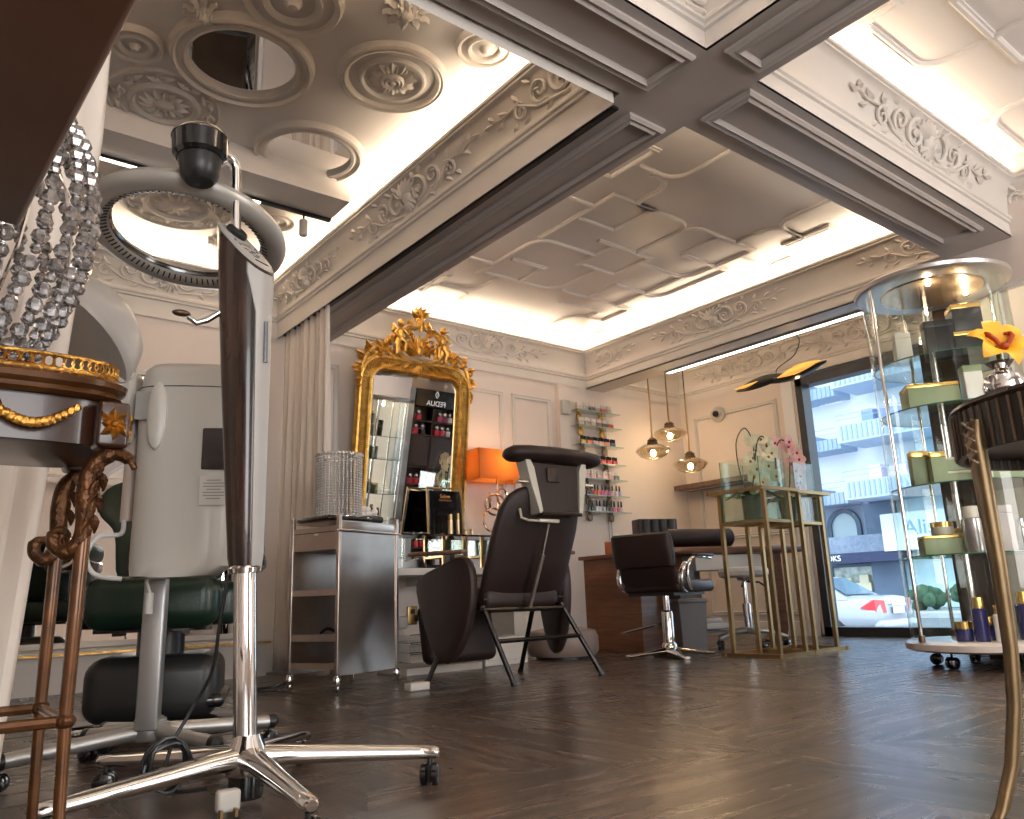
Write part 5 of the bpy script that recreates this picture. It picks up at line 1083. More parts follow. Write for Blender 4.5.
def PR(kind,a,r,z,w,h,m1,m2,lab,rz=FZ,d=None): x,y=at_(a,r); return product(kind,x,y,z,w,h,m1,m2,lab,rz,d)
zb=.136; z4=.581; z3=.951; z2=1.371; z1=1.651
# camera sees the -X/-Y side; angles ~ 140 (left) ... -40 (right), 230 (front)
PR('jar',170,.20,zb,.085,.10,NAVY,GOLDC,'navy jar with gold lid at the left of the case base')
PR('bottle',195,.20,zb,.072,.22,NAVY,GOLDC,'tall navy bottle with gold cap, left one on the base')
PR('bottle',215,.25,zb,.050,.18,WHB,GOLDC,'slim white bottle with gold pump on the case base')
PR('jar',225,.10,zb,.07,.12,NAVY,GOLDC,'small navy jar behind the white bottle')
PR('bottle',275,.19,zb,.085,.24,NAVY,GOLDC,'wide navy cylinder with gold top, right one on the base')
x,y=at_(325,.22); q=tag(obj('tissue_bundle',MB().ell((0,0,.05),(.06,.05,.05)).ell((.02,.02,.08),(.04,.04,.03)).ell((-.03,.0,.035),(.04,.05,.035)),PALEB,loc=(dx+x,dy+y,zb)),'crumpled white bundle at the right of the case base','bundle')
PR('box',160,.22,z4,.20,.10,SAGE,GOLDC,'flat sage box with gold lid under a jar, lowest shelf',d=.14)
PR('jar',165,.22,z4+.101,.11,.07,PALEB,GOLDC,'pale jar with gold fluted lid on the sage box')
PR('bottle',205,.22,z4,.105,.24,SILC,PALEB,'wide silver bottle with pale cap on the lowest shelf')
PR('box',250,.20,z4,.085,.24,LILAC,LILAC,'tall lilac white carton on the lowest shelf')
PR('box',265,.05,z4,.30,.14,SAGE,GOLDC,'wide sage box behind the tall bottles, lowest shelf',d=.08)
PR('bottle',315,.26,z4,.06,.18,SILC,SILC,'small silver bottle at the right of the lowest shelf')
PR('bottle',335,.27,z4,.05,.15,BLKC,SILC,'small dark bottle at the far right of the lowest shelf')
PR('box',155,.27,z3,.085,.19,SAGE,GOLDC,'tall sage carton with gold top, leftmost on the second shelf')
PR('box',178,.26,z3,.075,.17,SAGE,GOLDC,'second sage carton with gold top beside the leftmost one')
PR('box',200,.10,z3,.18,.07,SAGE,PALEB,'lower sage box of the pair on the second shelf',d=.12); PR('box',200,.10,z3+.071,.17,.075,SAGE,PALEB,'upper sage box of the pair on the second shelf',d=.12)
PR('box',232,.20,z3,.075,.18,WHB,WHB,'white carton with pale print on the second shelf')
PR('box',240,.11,z3,.07,.22,GREENB,GOLDC,'tall green carton with gold top behind the white one')
PR('box',275,.18,z3,.22,.10,SAGE,GOLDC,'long sage box with gold lid at the middle right, second shelf',d=.10); PR('box',320,.18,z3,.22,.09,SAGE,GOLDC,'long sage box at the far right of the second shelf',d=.10)
PR('bottle',285,.18,z3+.101,.04,.07,GOLDC,GOLDC,'small gold bottle on the long sage box'); PR('bottle',300,.22,z3+.0,.04,.14,WHB,GOLDC,'slim white bottle with gold cap between sage boxes')
PR('box',175,.20,z2,.26,.13,SAGE,GOLDC,'wide sage gift box with a broad gold lid on the third shelf',d=.18)
PR('box',232,.24,z2,.09,.20,WHB,SAGE,'white carton with green stripe on the third shelf')
PR('jar',262,.22,z2,.10,.09,SAGE,GREENB,'green jar at the middle right of the third shelf'); PR('bottle',262,.10,z2,.05,.17,GREENB,BLKC,'green bottle with black cap on the third shelf'); PR('box',300,.22,z2,.12,.14,GREENB,SAGE,'small green carton at the right of the third shelf')
PR('box',150,.24,z1,.085,.18,PALEB,PALEB,'pale grey carton leftmost on the top shelf'); PR('box',205,.14,z1,.17,.22,BLKC,BLKC,'large black carton on the top shelf',d=.08)
PR('box',262,.16,z1,.17,.14,BLKC,GOLDC,'black box with gold lid, lower of the pair on the top shelf',d=.14); PR('box',262,.16,z1+.141,.15,.16,BLKC,GOLDC,'black box with gold lid stacked uppermost on the top shelf',d=.13)
PR('box',315,.2,z1,.08,.20,BLKC,BLKC,'slim black carton at the right of the top shelf')
# ---------------------------------------------------------------- product cabinet with shop name
CB=mat('cabinet_black',(.012,.011,.012),.25); CBR=mat('cabinet_brown',(.05,.03,.022),.4)
t=thing('product_cabinet','tall black product cabinet with white shop name, seen in the gilt mirror','cabinet',(5.42,2.03,0))
m=MB()
for x in(-.31,-.02,.31): m.box((x,-.03,1.15),(.022,.14,2.3))
for z in(.01,.30,.60,.86,1.08,1.30,1.72,1.90,2.08): m.box((0,-.03,z),(.62,.14,.018))
m.box((0,-.095,1.15),(.62,.012,2.3)); obj('carcass',m,CBR,t,smooth=False)
obj('name_panel',MB().box((0,.03,2.19),(.64,.02,.24)),CB,t,smooth=False); obj('drawer_panel',MB().box((0,.03,1.51),(.62,.02,.38)),CBR,t,smooth=False)
WT=mat('sign_white',(.85,.85,.85),.4,emit=(1,1,1),estr=.25)
text('name_letters','FEDUA',.095,WT,t,(0,.042,2.135),(PI/2,0,PI))
dm=MB()
for s in(1,-1): dm.tube([(0,.044,2.21),(s*.028,.044,2.25),(0,.044,2.30),(-s*.0,.044,2.30)],.005,6)
dm.tube([(-.012,.044,2.235),(.016,.044,2.262),(-.0,.044,2.28)],.004,6); obj('logo_diamond',dm,WT,t)
RED=mat('tin_red',(.65,.03,.06),.3); PNK=mat('tin_pink',(.75,.22,.25),.35); PCH=mat('tin_peach',(.8,.4,.28),.35); BRG=mat('tin_berry',(.3,.03,.1),.3); CHM=mat('tin_dome',(.5,.5,.52),.15,.8)
k=0; ROWN={1.909:'top',1.729:'second',1.089:'third',.869:'fourth',.609:'fifth',.309:'lowest'}
for z,cells in((1.909,[(-.22,RED),(.10,BRG),(.18,BRG),(.26,WHB)]),(1.729,[(-.24,RED),(-.14,BLKC),(.08,RED),(.16,RED),(.25,WHB)]),(1.089,[(-.24,RED),(-.15,RED),(.06,PCH),(.15,PNK),(.24,WHB)]),(.869,[(-.24,BRG),(-.15,RED),(.07,WHB),(.17,BRG)]),(.609,[(-.22,WHB),(-.13,WHB),(.08,WHB),(.18,WHB)]),(.309,[(-.22,WHB),(-.12,WHB),(.10,WHB),(.2,WHB)])):
    for n_i,(x,mm) in enumerate(cells):
        k+=1; cnm={'tin_red':'red','tin_berry':'berry','white_bottle':'white','black_carton':'black','tin_peach':'peach','tin_pink':'pink'}[mm.name]
        q=thing('cosmetic_tin','%s domed tin, %s along the %s row of the black product cabinet'%(cnm,ORD[n_i],ROWN[z]),'tin',(5.42+x,2.02,z),0,'tins in the black product cabinet')
        obj('tin',MB().rbox((0,0,.035),(.07,.06,.07),.006),mm,q); obj('dome_lid',MB().ell((0,.01,.10),(.034,.02,.034)),CHM,q)
# ---------------------------------------------------------------- right foreground table with orchid vase
tx,ty=2.01,.454; RR=.31
t=thing('side_table','round side table with dark ribbed apron and curved bronze legs at right','table',(tx,ty,0))
APR=mat('apron_dark',(.018,.013,.010),.35); LG=mat('leg_bronze',(.17,.115,.06),.35,.75,noise=.15,nscale=20)
obj('table_top',MB().lathe([(0,.765),(RR,.765),(RR+.004,.772),(RR,.780),(0,.780)],n=72),mat('top_dark',(.03,.02,.016),.2),t)
ap=obj('apron',MB().lathe([(RR-.012,.675),(RR,.675),(RR,.765),(RR-.012,.765)],n=96,cap=False),APR,t)
obj('underside',MB().lathe([(0,.70),(RR-.012,.70),(RR-.012,.712),(0,.712)],n=64),APR,t)
for k in range(84):
    a=2*PI*k/84; o=obj('rib',MB().cyl((RR*math.cos(a)*1.002,RR*math.sin(a)*1.002,.677),(RR*math.cos(a)*1.002,RR*math.sin(a)*1.002,.765),.0035,n=6),mat('rib_bronze',(.10,.07,.05),.35,.5),ap) if k==0 else None
    if k==0: RIB=o
    else: c=RIB.copy(); C.objects.link(c); c.parent=ap; c.rotation_euler=(0,0,a)
lega=math.radians(142)
for k in range(3):
    a=lega+2*PI*k/3; d=V(math.cos(a),math.sin(a),0); s_=V(-d.y,d.x,0); rings=[]
    for r0,z,w,h in((RR,.735,.018,.012),(RR+.006,.70,.019,.013),(RR+.005,.60,.016,.012),(RR+.004,.45,.014,.011),(RR+.008,.30,.0125,.010),(RR+.018,.20,.012,.010),(RR+.040,.10,.0115,.010),(RR+.070,.025,.011,.009),(RR+.085,.006,.013,.006)):
        c=d*r0+V(0,0,z); rings.append([c+s_*(w*math.copysign(abs(math.cos(b))**.5,math.cos(b)))+d*(h*math.copysign(abs(math.sin(b))**.5,math.sin(b))) for b in [2*PI*j/16 for j in range(16)]])
    lg=obj('leg',MB().loft(rings),LG,t)
    fr=MB()
    for j in range(4):
        z=.735-.022*j
        for u in(-1,1): fr.tube([d*(RR+.016)+s_*(-.016*u)+V(0,0,z),d*(RR+.018)+V(0,0,z-.011),d*(RR+.016)+s_*(.016*u)+V(0,0,z-.022)],.003,5)
    obj('lattice_ornament',fr,mat('lattice_grey',(.3,.25,.2),.3,.7),lg); obj('foot_pad',MB().cyl(d*(RR+.083)+V(0,0,0),d*(RR+.083)+V(0,0,.008),.014,n=12),BLACKP,lg)
t.scale=(1.08,1.08,1.035)
vx,vy=1.836,.626
t=thing('orchid_vase','small round silver vase holding one yellow orchid bloom','vase',(vx,vy,.8085)); t.scale=(1.08,)*3
obj('vase',MB().lathe([(0,0),(.020,0),(.034,.012),(.038,.030),(.032,.048),(.016,.058),(.014,.064),(.026,.078),(.022,.078),(.012,.064),(0,.06)],n=36),CHROME,t)
rr=random.Random(4); YP=mat('petal_yellow',(.75,.38,.015),.45,noise=.18,nscale=30); LP=mat('lip_dark_orange',(.30,.03,.0),.4)
fl=thing('yellow_orchid','large yellow orchid bloom with dark orange lip in the silver vase','flower',(vx,vy,.877)); fl.scale=(1.08,)*3
TF=Matrix.Translation((0,0,.045))@Matrix.Rotation(math.radians(-38),4,'Z')@Matrix.Rotation(math.radians(62),4,'X')
for k in range(6):
    a=PI/2+k*2*PI/6+.15; w=.023 if k%2==0 else .018; L=.062; rings=[]
    for q,ww,zz in((0,.35,-.004),(.25,.9,.010),(.5,1,.020),(.75,.75,.022),(.93,.35,.018),(1,.05,.014)):
        d=V(math.cos(a),math.sin(a),0); n_=V(-d.y,d.x,0); c=d*(L*q)+V(0,0,zz); rings.append([c-n_*w*ww+V(0,0,.006*ww),c+V(0,0,.001),c+n_*w*ww+V(0,0,.006*ww),c-V(0,0,.0015)])
    obj('petal',MB().loft(rings,True,TF),YP,fl)
lp=MB()
for s in(-1,1): lp.tube([(s*.006,-.012,.016),(s*.014,-.002,.024),(s*.022,.008,.026),(s*.024,.018,.022),(s*.014,.020,.020)],[.004,.005,.005,.005,.003],8,T=TF)
lp.ell((0,-.014,.018),(.009,.008,.008),TF); obj('lip',lp,LP,fl); obj('stem',MB().tube([(0,0,-.04),(.003,0,.0),(0,0,.05)],.005,8),mat('stem_green',(.12,.16,.03),.5),fl)
# dark low cabinet and bag behind the case
t=thing('storage_chest','dark low chest against the right wall with a cream top','chest',(4.94,1.0,0)); obj('carcass',MB().box((0,0,.20),(.30,.75,.40)),mat('chest_dark',(.02,.018,.018),.35),t,smooth=False,bevel=.005); obj('top_slab',MB().box((0,0,.415),(.33,.79,.03)),PALEB,t,smooth=False,bevel=.004)
t=thing('black_handbag','small black handbag with looped handle standing on the dark chest','handbag',(4.93,1.22,.431)); obj('bag_body',MB().rbox((0,0,.06),(.08,.20,.12),.025,n=4),BLACKP,t); obj('handle',MB().tube(arc((0,0,.11),.06,0,180,12,(0,1,0),(0,0,1)),.006,8),BLACKP,t)
# ---------------------------------------------------------------- gilded gueridon at left
DWD=wood('mahogany',(.012,.004,.002),(.055,.018,.008),3,.3,(1,1,1),.25)
OR=mat('ormolu',(.50,.26,.06),.32,1,noise=.4,nscale=40,bump=.4,bscale=120)
gx,gy=.02,1.46; A,B=.265,.145
t=thing('gueridon_table','small antique mahogany table with gilt gallery and ormolu mounts','table',(gx,gy,0))
def plan(k,z,n=64,cor=.0):
    out=[]
    for i in range(n):
        b=2*PI*i/n; e=3.4; x=math.copysign(abs(math.cos(b))**(2/e),math.cos(b)); y=math.copysign(abs(math.sin(b))**(2/e),math.sin(b)); f_=1+.05*math.cos(4*b+PI)+0
        out.append(V(x*(A+k)*f_,y*(B+k)*f_,z))
    return out
obj('table_top',MB().loft([plan(-.002,.762),plan(.006,.768),plan(.002,.776),plan(.010,.782),plan(.012,.790),plan(.004,.797),plan(-.002,.800)]),mat('gilt_wood',(.08,.032,.010),.25,.3,noise=.5,nscale=10,coat=.3),t)
obj('apron',MB().loft([plan(-.018,.690),plan(-.012,.692),plan(-.012,.762)]),DWD,t)
gl=MB(); P=plan(-.004,.800,110)
gl.tube([p+V(0,0,.024) for p in P],.0028,5,True); gl.tube([p+V(0,0,.002) for p in P],.003,5,True)
for i in range(110):
    c=P[i]+V(0,0,.013); d=(P[(i+1)%110]-P[i-1]).normalized(); gl.tube([c+d*(.0075*math.cos(a))+V(0,0,.0095*math.sin(a)) for a in [2*PI*j/8 for j in range(8)]],.0019,4,True)
g_=obj('gallery',gl,OR,t); g_['kind']='stuff'
# ormolu: garland on the front apron, corner blocks
gm=MB(); yf=-(B-.010)*1.0-.004
for seg in range(3):
    x0=-.20+.135*seg
    for k in range(15):
        q=k/14; gm.ell((x0+.115*q,yf-.004-.002,.742-.028*math.sin(PI*q)),(.0065+.003*math.sin(PI*q),.004,.0065+.002*math.sin(PI*q)),n=6,m=4)
    for a in(-1.9,-1.57,-1.2,-2.4,-.8): 
        T=Matrix(((1,0,0,x0),(0,0,-1,yf-.004),(0,1,0,.748),(0,0,0,1))); leaf(gm,(0,0,0),a,.030,.006,.007,T)
obj('garland_mount',gm,OR,t)
for sx_ in(-1,1):
    for sy_ in(-1,1):
        c=V(sx_*(A-.028),sy_*(B-.020),0); bl=obj('corner_block',MB().rbox((c.x,c.y,.722),(.046,.046,.072),.006),DWD,t)
        om=MB()
        for ux,uy in((sx_,0),(0,sy_)):
            for a in [k*PI/4 for k in range(8)]:
                n_=V(ux,uy,0); s_=V(-uy,ux,0); T=Matrix(((s_.x,0,n_.x,c.x+ux*.0235),(s_.y,0,n_.y,c.y+uy*.0235),(0,1,0,.722),(0,0,0,1))); leaf(om,(0,0,0),a,.026 if a%PI else .018,.007,.006,T); om.ell((0,0,.003),(.006,.006,.005),T,8,6)
        obj('rosette_mount',om,OR,bl)
        # scrolled capital and leg
        d=V(sx_,sy_*.55,0).normalized(); 
        sc=MB().tube(smoothpath([c+d*.040+V(0,0,.655),c+d*.028+V(0,0,.672),c+d*.004+V(0,0,.678),c-d*.020+V(0,0,.66),c-d*.028+V(0,0,.62),c-d*.026+V(0,0,.575),c-d*.030+V(0,0,.545),c-d*.048+V(0,0,.53),c-d*.066+V(0,0,.540),c-d*.066+V(0,0,.560),c-d*.052+V(0,0,.562)],5),[.005]*4+[.010]*6+[.014]*15+[.0125]*12+[.010]*8+[.0065]*6,10)
        BR2=mat('bronze_brown',(.08,.033,.012),.35,.65,noise=.4,nscale=40,bump=.5,bscale=90)
        lf=MB()
        for k in range(7): leaf(lf,(0,0,0),-PI/2+(.35 if k%2 else -.35),.034,.008,.010,Matrix(((sx_*.8,0,.6,c.x-d.x*(.012+.002*k)),( -sy_*.3,0,-.8,c.y-d.y*.02-.011),(0,1,0,.668-.016*k),(0,0,0,1))))
        lg=obj('leg',MB().tube([c-d*.026+V(0,0,.56),c-d*.028+V(0,0,.30),c-d*.022+V(0,0,.05),c-d*.0+V(0,0,.012)],[.011,.0095,.0075,.010],10).cyl(c-d*.0,c-d*.0+V(0,0,.012),.012,n=10),mat('leg_gilt_wood',(.10,.038,.010),.25,.4,noise=.5,nscale=14,coat=.2),t)
        obj('scroll_bracket',sc,BR2,lg); obj('acanthus_leaves',lf,BR2,lg); obj('stretcher_boss',MB().ell(c-d*.028+V(0,0,.29),(.015,.015,.012)),BR2,lg)
sm=MB()
cs=[V(sx_*(A-.028),sy_*(B-.020),.29)-V(sx_,sy_*.55,0).normalized()*.028 for sx_,sy_ in((1,-1),(1,1),(-1,1),(-1,-1))]
for i in range(4): sm.tube([cs[i],cs[(i+1)%4]],.008,8)
obj('stretcher',sm,MATS['leg_gilt_wood'],t)
# crystal lamp with brown shade
lx,ly=-.04,1.46
t=thing('crystal_table_lamp','dome-shaped table lamp of clear crystal strands on the small gilded table','table lamp',(lx,ly,.802))
CR2=mat('cut_crystal',(.50,.48,.48),.03,.25,noise=.7,nscale=70,trans=.65,ior=1.6,coat=.6)
def crr(q): return .150+.115*math.sin(PI*min(1,q*.85+.05))**.9 if q<.62 else .262*math.sqrt(max(0,1-((q-.60)/.42)**2))
ns=30
for i in range(ns):
    a=2*PI*i/ns; m=MB(); k=0; z=.010
    while z<.525:
        q=z/.53; r0=crr(q); s=.0125 if (k+i)%3 else .0085
        m.ell((r0*math.cos(a),r0*math.sin(a),z+s*.5),(s,s,s*1.08),n=6,m=4); z+=s*(1.9 if q<.75 else 1.0); k+=1
    o=obj('crystal_strand',m,CR2,t,smooth=False)
obj('bottom_ring',MB().tube([(.16*math.cos(a),.16*math.sin(a),.006) for a in [2*PI*j/32 for j in range(32)]],.006,6,True),CHROME,t); obj('top_finial',MB().lathe([(0,.50),(.05,.50),(.05,.535),(.02,.56),(0,.58)],n=20),CHROME,t)
wr_=MB()
for i in range(10):
    a=2*PI*(i+.5)/10; wr_.tube([V((crr(q)-.006)*math.cos(a),(crr(q)-.006)*math.sin(a),.53*q) for q in(.01,.15,.3,.45,.6,.75,.85,.93,.98)],.0028,5)
obj('frame_wires',wr_,CHROME,t); obj('centre_stem',MB().cyl((0,0,.0),(0,0,.52),.010,n=12),CHROME,t)
t=thing('pendant_box_shade','large brown box-shaped lampshade hanging at the top left corner','lampshade',(-.123,.817,.955),math.radians(2.57))
SHB=mat('bronze_silk',(.15,.048,.005),.5,.0,noise=.25,nscale=5,sheen=.3)
obj('shade',MB().rbox((0,0,.13),(.47,.72,.26),.008),SHB,t); obj('hanging_cord',MB().cyl((0,0,.26),(0,0,ZC-.955),.006,n=8),BLACKP,t)
# ---------------------------------------------------------------- outside: street, car, facade
ZG=-.75
PAV=mat('street_paving',(.42,.43,.45),.7,noise=.15,nscale=2); ASP=mat('asphalt',(.16,.17,.19),.8,noise=.15,nscale=3)
struct('ground',MB().box((24,14,ZG-.1),(34,70,.2)),ASP,smooth=False)['kind']='structure'
tag(obj('pavement',MB().box((8.6,8,ZG+.05),(3.2,40,.12)).box((31.5,14,ZG+.08),(6,60,.16)),PAV,smooth=False),'grey pavement slabs along the street','pavement')['kind']='structure'
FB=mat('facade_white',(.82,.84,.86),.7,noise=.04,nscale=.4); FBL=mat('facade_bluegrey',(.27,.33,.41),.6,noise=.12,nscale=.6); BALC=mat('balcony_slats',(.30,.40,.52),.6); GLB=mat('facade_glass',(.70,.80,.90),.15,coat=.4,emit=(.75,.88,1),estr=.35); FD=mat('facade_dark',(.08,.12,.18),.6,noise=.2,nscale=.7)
FX0=34.
t=thing('apartment_building','pale apartment building with stepped balconies and shops across the street','building',(FX0,16,ZG))
yl,yr=-8,14     # local range (world 8..30)
zf0=3.7         # shop storeys height (local)
obj('upper_wall',MB().box((3,3,12),(6,24,24)),FB,t,smooth=False)
obj('stone_storey',MB().box((2.9,7.3,3.9),(6,13.5,1.5)),FBL,t,smooth=False)
obj('white_wing',MB().box((2.7,-4.1,2.4),(6,9.2,4.8)),FB,t,smooth=False)
fl_h=2.4
for k in range(6):
    zb_=4.65+fl_h*k
    # left bay: wide windows with recessed balcony strip
    for (ya,yb2,dp) in((1.9,5.6,.9),(5.2,9.8,1.5)):
        pass
    b=obj('balcony',MB().box((-.7,5.2,zb_+.25),(1.4,6.6,.5)),BALC,t,smooth=False)
    sl_=MB()
    for j in range(30): sl_.box((-1.42,2.1+.214*j,zb_+.26),(.05,.09,.46))
    obj('balcony_slats',sl_,mat('slat_pale',(.28,.38,.50),.6),b,smooth=False)
    obj('balcony_rail',MB().box((-1.42,5.2,zb_+.95),(.03,6.6,.03)).box((-1.42,5.2,zb_+.72),(.02,6.6,.02)),BALC,b,smooth=False)
    obj('balcony_step',MB().box((-1.0,4.0,zb_+.42),(1.5,1.9,.6)),mat('balcony_blue',(.24,.33,.45),.6),b,smooth=False)
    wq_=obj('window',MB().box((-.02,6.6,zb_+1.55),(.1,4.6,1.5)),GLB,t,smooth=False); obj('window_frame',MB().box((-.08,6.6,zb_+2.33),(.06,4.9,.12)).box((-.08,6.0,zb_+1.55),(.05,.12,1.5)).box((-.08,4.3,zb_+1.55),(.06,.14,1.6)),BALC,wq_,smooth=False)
    # right wing balconies project further
    b=obj('balcony',MB().box((-1.6,-1.4,zb_+.35),(2.2,5.4,.75)),mat('balcony_front',(.45,.55,.68),.6),t,smooth=False)
    sl_=MB()
    for j in range(24): sl_.box((-2.73,-4.0+.22*j,zb_+.38),(.05,.08,.62))
    obj('balcony_slats',sl_,MATS['slat_pale'],b,smooth=False); obj('balcony_rail',MB().box((-2.72,-1.4,zb_+1.15),(.03,5.4,.03)).box((-2.72,-1.4,zb_+.95),(.02,5.4,.02)),BALC,b,smooth=False)
    obj('balcony_goods',MB().box((-1.6,.3,zb_+1.05),(.5,.5,.7)).box((-1.6,-.6,zb_+1.0),(.4,.7,.6)),mat('laundry_blue',(.2,.3,.55),.7) if k%2 else mat('goods_pink',(.7,.6,.7),.7),b,smooth=False)
    wq_=obj('window',MB().box((-.35,-1.6,zb_+1.5),(.1,1.6,1.7)),mat('pane_teal',(.35,.52,.58),.2),t,smooth=False); obj('window_frame',MB().box((-.42,-1.6,zb_+1.5),(.05,.1,1.7)),BALC,wq_,smooth=False)
# arches
for yc in(2.9,5.6,8.3,11):
    ar_=MB(); pts=[(yc-.6,3.2),(yc-.6,3.75)]+[(yc-.6*math.cos(a),3.75+.6*math.sin(a)) for a in [PI*k/10 for k in range(1,10)]]+[(yc+.6,3.75),(yc+.6,3.2)]
    ar_.add([(-.16,y,z) for y,z in pts],[tuple(range(len(pts)))]); w_=obj('arched_window',ar_,mat('arch_pane',(.40,.50,.52),.2),t,smooth=False)
    obj('arch_surround',MB().sweep([(0,0),(0,.14),(.2,.14),(.2,0)],[(-.12,y,z) for y,z in pts],(-1,0,0)),FD,w_,smooth=False)
obj('terrace_wall',MB().box((-.6,6.5,2.88),(1.2,13,.75)),mat('terrace_grey',(.20,.25,.33),.6,noise=.2),t,smooth=False)
obj('ladder',MB().box((-1.25,4.0,3.0),(.06,.06,1.3)).box((-1.25,3.4,3.0),(.06,.06,1.3)).box((-1.25,3.7,2.7),(.06,.6,.06)).box((-1.25,3.7,3.0),(.06,.6,.06)).box((-1.25,3.7,3.3),(.06,.6,.06)),BALC,t,smooth=False)
fa_=obj('shop_fascia',MB().box((-.75,6.5,2.32),(1.4,13,.42)),mat('navy_fascia',(.02,.03,.08),.4),t,smooth=False)
for yy,s_ in((3.1,'BOOKS'),(6.0,'BREITLING')): text('shop_letters',s_,.34,mat('letter_pale',(.8,.85,.75),.5,emit=(1,1,.8),estr=.3),fa_,(-1.47,yy,2.32),(PI/2,0,-PI/2),.01)
for yc in(2.6,5.8,9.2):
    w_=obj('shop_window',MB().box((-.3,yc,1.45),(.1,2.2,1.25)),mat('shop_pane',(.45,.50,.45),.2,noise=.5,nscale=3),t,smooth=False); obj('shop_frame',MB().sweep([(0,0),(0,.12),(.12,.12),(.12,0)],[(-.35,yc-1.1,.85),(-.35,yc+1.1,.85),(-.35,yc+1.1,2.08),(-.35,yc-1.1,2.08)],(-1,0,0),True),FD,w_,smooth=False)
    obj('window_goods',MB().box((-.45,yc,1.1),(.3,1.6,.35)).box((-.45,yc-.5,1.4),(.25,.4,.4)).box((-.45,yc+.35,1.35),(.25,.5,.3)),mat('goods_cream',(.7,.65,.45),.6),w_,smooth=False)
obj('shop_base',MB().box((-.1,6.5,.4),(.6,13,.8)),FD,t,smooth=False)
# white wing signs and columns
for yc,n_ in((-1.0,0),(-4.4,1)):
    sb=obj('sign_board',MB().box((-.9,yc,3.25),(1.2,3.1,1.5)),mat('sign_face',(.72,.80,.84),.5),t,smooth=False)
    text('sign_letters','Alis',.85,mat('sign_blue',(.20,.42,.58),.5),sb,(-1.52,yc,3.35),(PI/2,0,-PI/2),.01)
    obj('glass_front',MB().box((-.4,yc,4.35),(.1,2.6,.6)).box((-.4,yc,1.3),(.1,2.6,2.2)),mat('pane_pale',(.50,.66,.72),.2),t,smooth=False)
obj('dark_column',MB().box((-.5,.9,2.3),(.9,1.2,4.6)),FD,t,smooth=False)
for i,(yy,h) in enumerate(((14.6,.9),(13.1,1.0),(11.6,.8),(10.1,.9))):
    rr=random.Random(i); b=MB()
    for k in range(26): b.ell((rr.uniform(-.4,.4),rr.uniform(-.5,.5),h*.4+rr.uniform(-.3,.35)),rr.uniform(.15,.28),n=7,m=5)
    tag(obj('clipped_bush',b,mat('hedge_green',(.04,.09,.05),.8,noise=.4,nscale=4),loc=(31.5,yy,ZG+.16)),['leftmost green bush','second green bush from the left','third green bush from the left','rightmost green bush'][i]+' before the white shop front across the street','bush')
# car
CARP=mat('car_white',(.34,.37,.41),.2,coat=.8); CGL=mat('car_glass',(.10,.16,.20),.05,coat=.5); CTR=mat('car_black',(.02,.02,.022),.5)
t=thing('car','pale silver saloon car parked beyond the window, tail to the right','car',(15.0,7.55,ZG+.02),math.radians(4))
# local: y forward (away to the left), x lateral; rear at y=0; length 4.5, width 1.74
def carsec(y,zb1,zm,zt,wb,wm,wt,n=0):
    return [V(-wb,y,zb1),V(-wm,y,(zb1+zm)/2),V(-wm,y,zm),V(-wt,y,zt),V(-wt*.5,y,zt+.02),V(wt*.5,y,zt+.02),V(wt,y,zt),V(wm,y,zm),V(wm,y,(zb1+zm)/2),V(wb,y,zb1)]
secs=[carsec(0.0,.38,.62,.86,.70,.80,.60),carsec(.04,.30,.66,.93,.76,.85,.70),carsec(.25,.26,.70,.955,.80,.87,.74),carsec(.75,.24,.74,.965,.82,.875,.74),carsec(1.3,.24,.78,.94,.83,.88,.78),carsec(2.6,.24,.78,.92,.83,.88,.78),carsec(3.4,.24,.74,.88,.83,.87,.74),carsec(4.2,.28,.66,.76,.78,.84,.66),carsec(4.5,.34,.58,.64,.66,.74,.5)]
obj('body',MB().loft(secs),CARP,t,sub=1)
cab=[]
for y,z,w in((.62,.95,.70),(1.25,1.33,.56),(1.75,1.40,.54),(2.5,1.38,.54),(3.3,.92,.68)): cab.append((y,z,w))
m=MB(); m.loft([[V(-.74,.58,.93),V(.74,.58,.93),V(.74,.58,.90),V(-.74,.58,.90)],[V(-.60,1.22,1.31),V(.60,1.22,1.31),V(.78,1.22,.90),V(-.78,1.22,.90)],[V(-.56,1.8,1.40),V(.56,1.8,1.40),V(.80,1.8,.90),V(-.80,1.8,.90)],[V(-.57,2.4,1.38),V(.57,2.4,1.38),V(.80,2.4,.90),V(-.80,2.4,.90)],[V(-.70,3.4,.92),V(.70,3.4,.92),V(.74,3.4,.88),V(-.74,3.4,.88)]])
obj('cabin',m,CARP,t,sub=0)
g=MB(); g.add([V(-.62,.66,.985),V(.62,.66,.985),V(.54,1.19,1.305),V(-.54,1.19,1.305)],[(0,1,2,3)]); g.v=[p+V(0,-.012,.014) for p in g.v]; obj('rear_window',g,CGL,t,smooth=False)
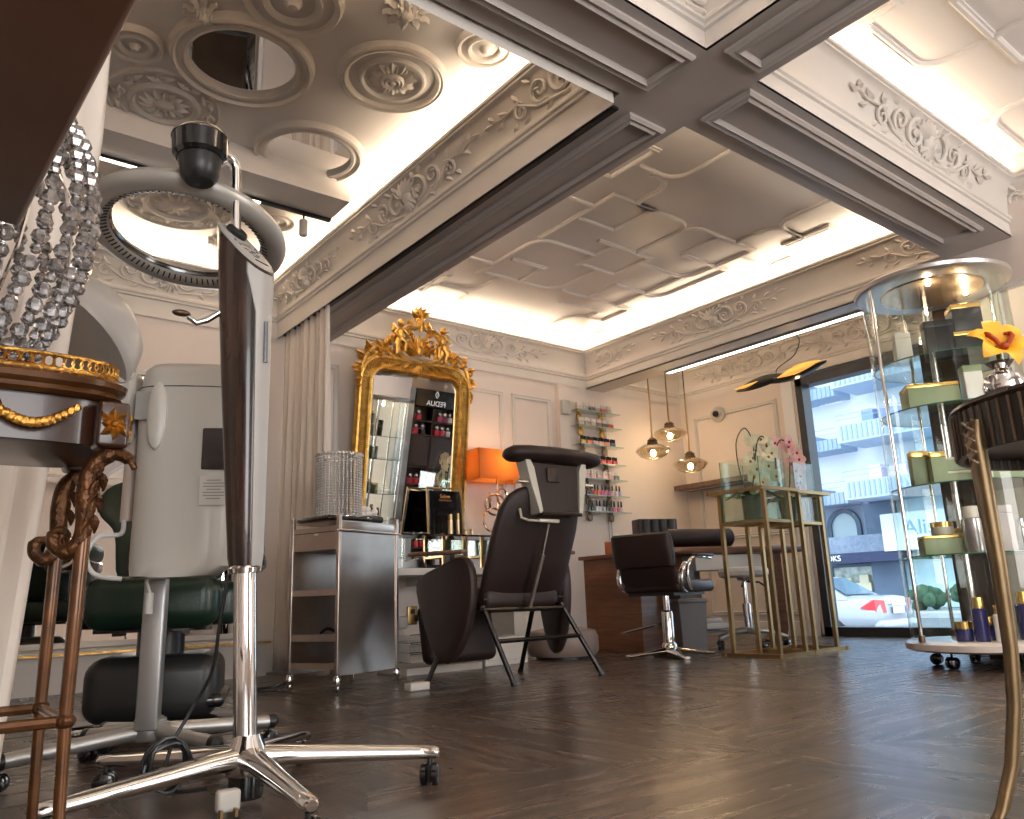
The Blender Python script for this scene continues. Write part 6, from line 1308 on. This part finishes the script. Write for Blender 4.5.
for s in(-1,1):
    g=MB(); g.add([V(s*.755,1.0,.97),V(s*.805,1.8,.95),V(s*.805,3.0,.95),V(s*.60,2.35,1.345),V(s*.59,1.8,1.365),V(s*.62,1.3,1.31)],[tuple(range(6))]); obj('side_window',g,CGL,t,smooth=False)
    obj('tail_light',MB().loft([[V(s*x,y,z) for x,y,z in((.50,-.015,.66),(.80,.05,.66),(.86,.30,.76),(.80,.06,.90),(.52,.0,.88))],[V(s*x,y,z) for x,y,z in((.50,.08,.66),(.70,.15,.66),(.80,.35,.76),(.70,.16,.90),(.52,.1,.88))]]),mat('tail_red',(.55,.02,.03),.2,coat=.5,emit=(1,.05,.05),estr=.15),t,smooth=False)
    for yy in(.92,3.65):
        w_=obj('wheel',MB().lathe([(0,-.09),(.29,-.09),(.31,-.06),(.31,.06),(.29,.09),(0,.09)],n=28,T=Matrix.Translation((s*.80,yy,.31))@Matrix.Rotation(PI/2,4,'Y')),CTR,t); obj('hubcap',MB().lathe([(0,.0),(.19,0),(.17,.02),(0,.03)],n=20,T=Matrix.Translation((s*.89,yy,.31))@Matrix.Rotation(s*PI/2,4,'Y')),ALU,w_)
obj('bumper',MB().rbox((0,.03,.42),(1.66,.20,.22),.07),CARP,t)
pl_=obj('number_plate',MB().box((0,-.035,.70),(.52,.02,.12)),mat('plate_white',(.7,.75,.8),.4),t,smooth=False); obj('plate_band',MB().box((.235,-.047,.70),(.045,.006,.12)),mat('plate_blue',(.03,.08,.4),.4),pl_,smooth=False)
obj('trunk_strip',MB().box((0,-.03,.80),(.6,.02,.03)),CHROME,t,smooth=False)
# dark brown pier between window bays
struct('trim_22',MB().box((XW+.0,2.76,1.2),(.16,.24,2.4)),mat('pier_brown',(.035,.022,.018),.2,coat=.4),smooth=False)
# soft sun on the street
sl_=bpy.data.lights.new('sun','SUN'); sl_.energy=1.8; sl_.angle=.3; sl_.color=(.95,.97,1); so_=bpy.data.objects.new('sun',sl_); C.objects.link(so_); so_.rotation_euler=(math.radians(40),0,math.radians(-60))
# ceiling spots added out of view to brighten the room
def fill_downlight(x,y,z,lab,p=16):
    t=thing('fill_downlight',lab,'fill_downlight',(x,y,z),0,'added ceiling fill spots'); obj('trim_ring',MB().lathe([(.035,0),(.045,-.004),(.047,0),(.035,.0)],n=24),CHROME,t); obj('lamp_face',MB().lathe([(0,-.001),(.034,-.001),(.034,.001),(0,.001)],n=20),emis('spot_face',(1,.82,.6),12),t)
    l=bpy.data.lights.new('spot','SPOT'); l.energy=p*4; l.color=(1,.80,.58); l.spot_size=math.radians(110); l.spot_blend=.8; l.shadow_soft_size=.04; o=bpy.data.objects.new('spot',l); C.objects.link(o); o.parent=t; o.location=(0,0,-.02)
for i,(x,y) in enumerate(((.2,-.6),(1.4,-.9),(3.2,-.8),(4.3,.2),(3.4,.9))): fill_downlight(x,y,ZC-.001,'added recessed fill spot in the ceiling behind the photographer',26)

t=thing('led_profile','bright straight led line on the beam edge above the pendants','strip light',(5.572,3.70,ZS-.008)); obj('channel',MB().box((0,0,.0),(.05,1.95,.016)),ALU,t,smooth=False); obj('light_bar',MB().box((0,0,-.010),(.034,1.9,.006)),emis('bar_cool',(1,.93,.85),7),t,smooth=False)
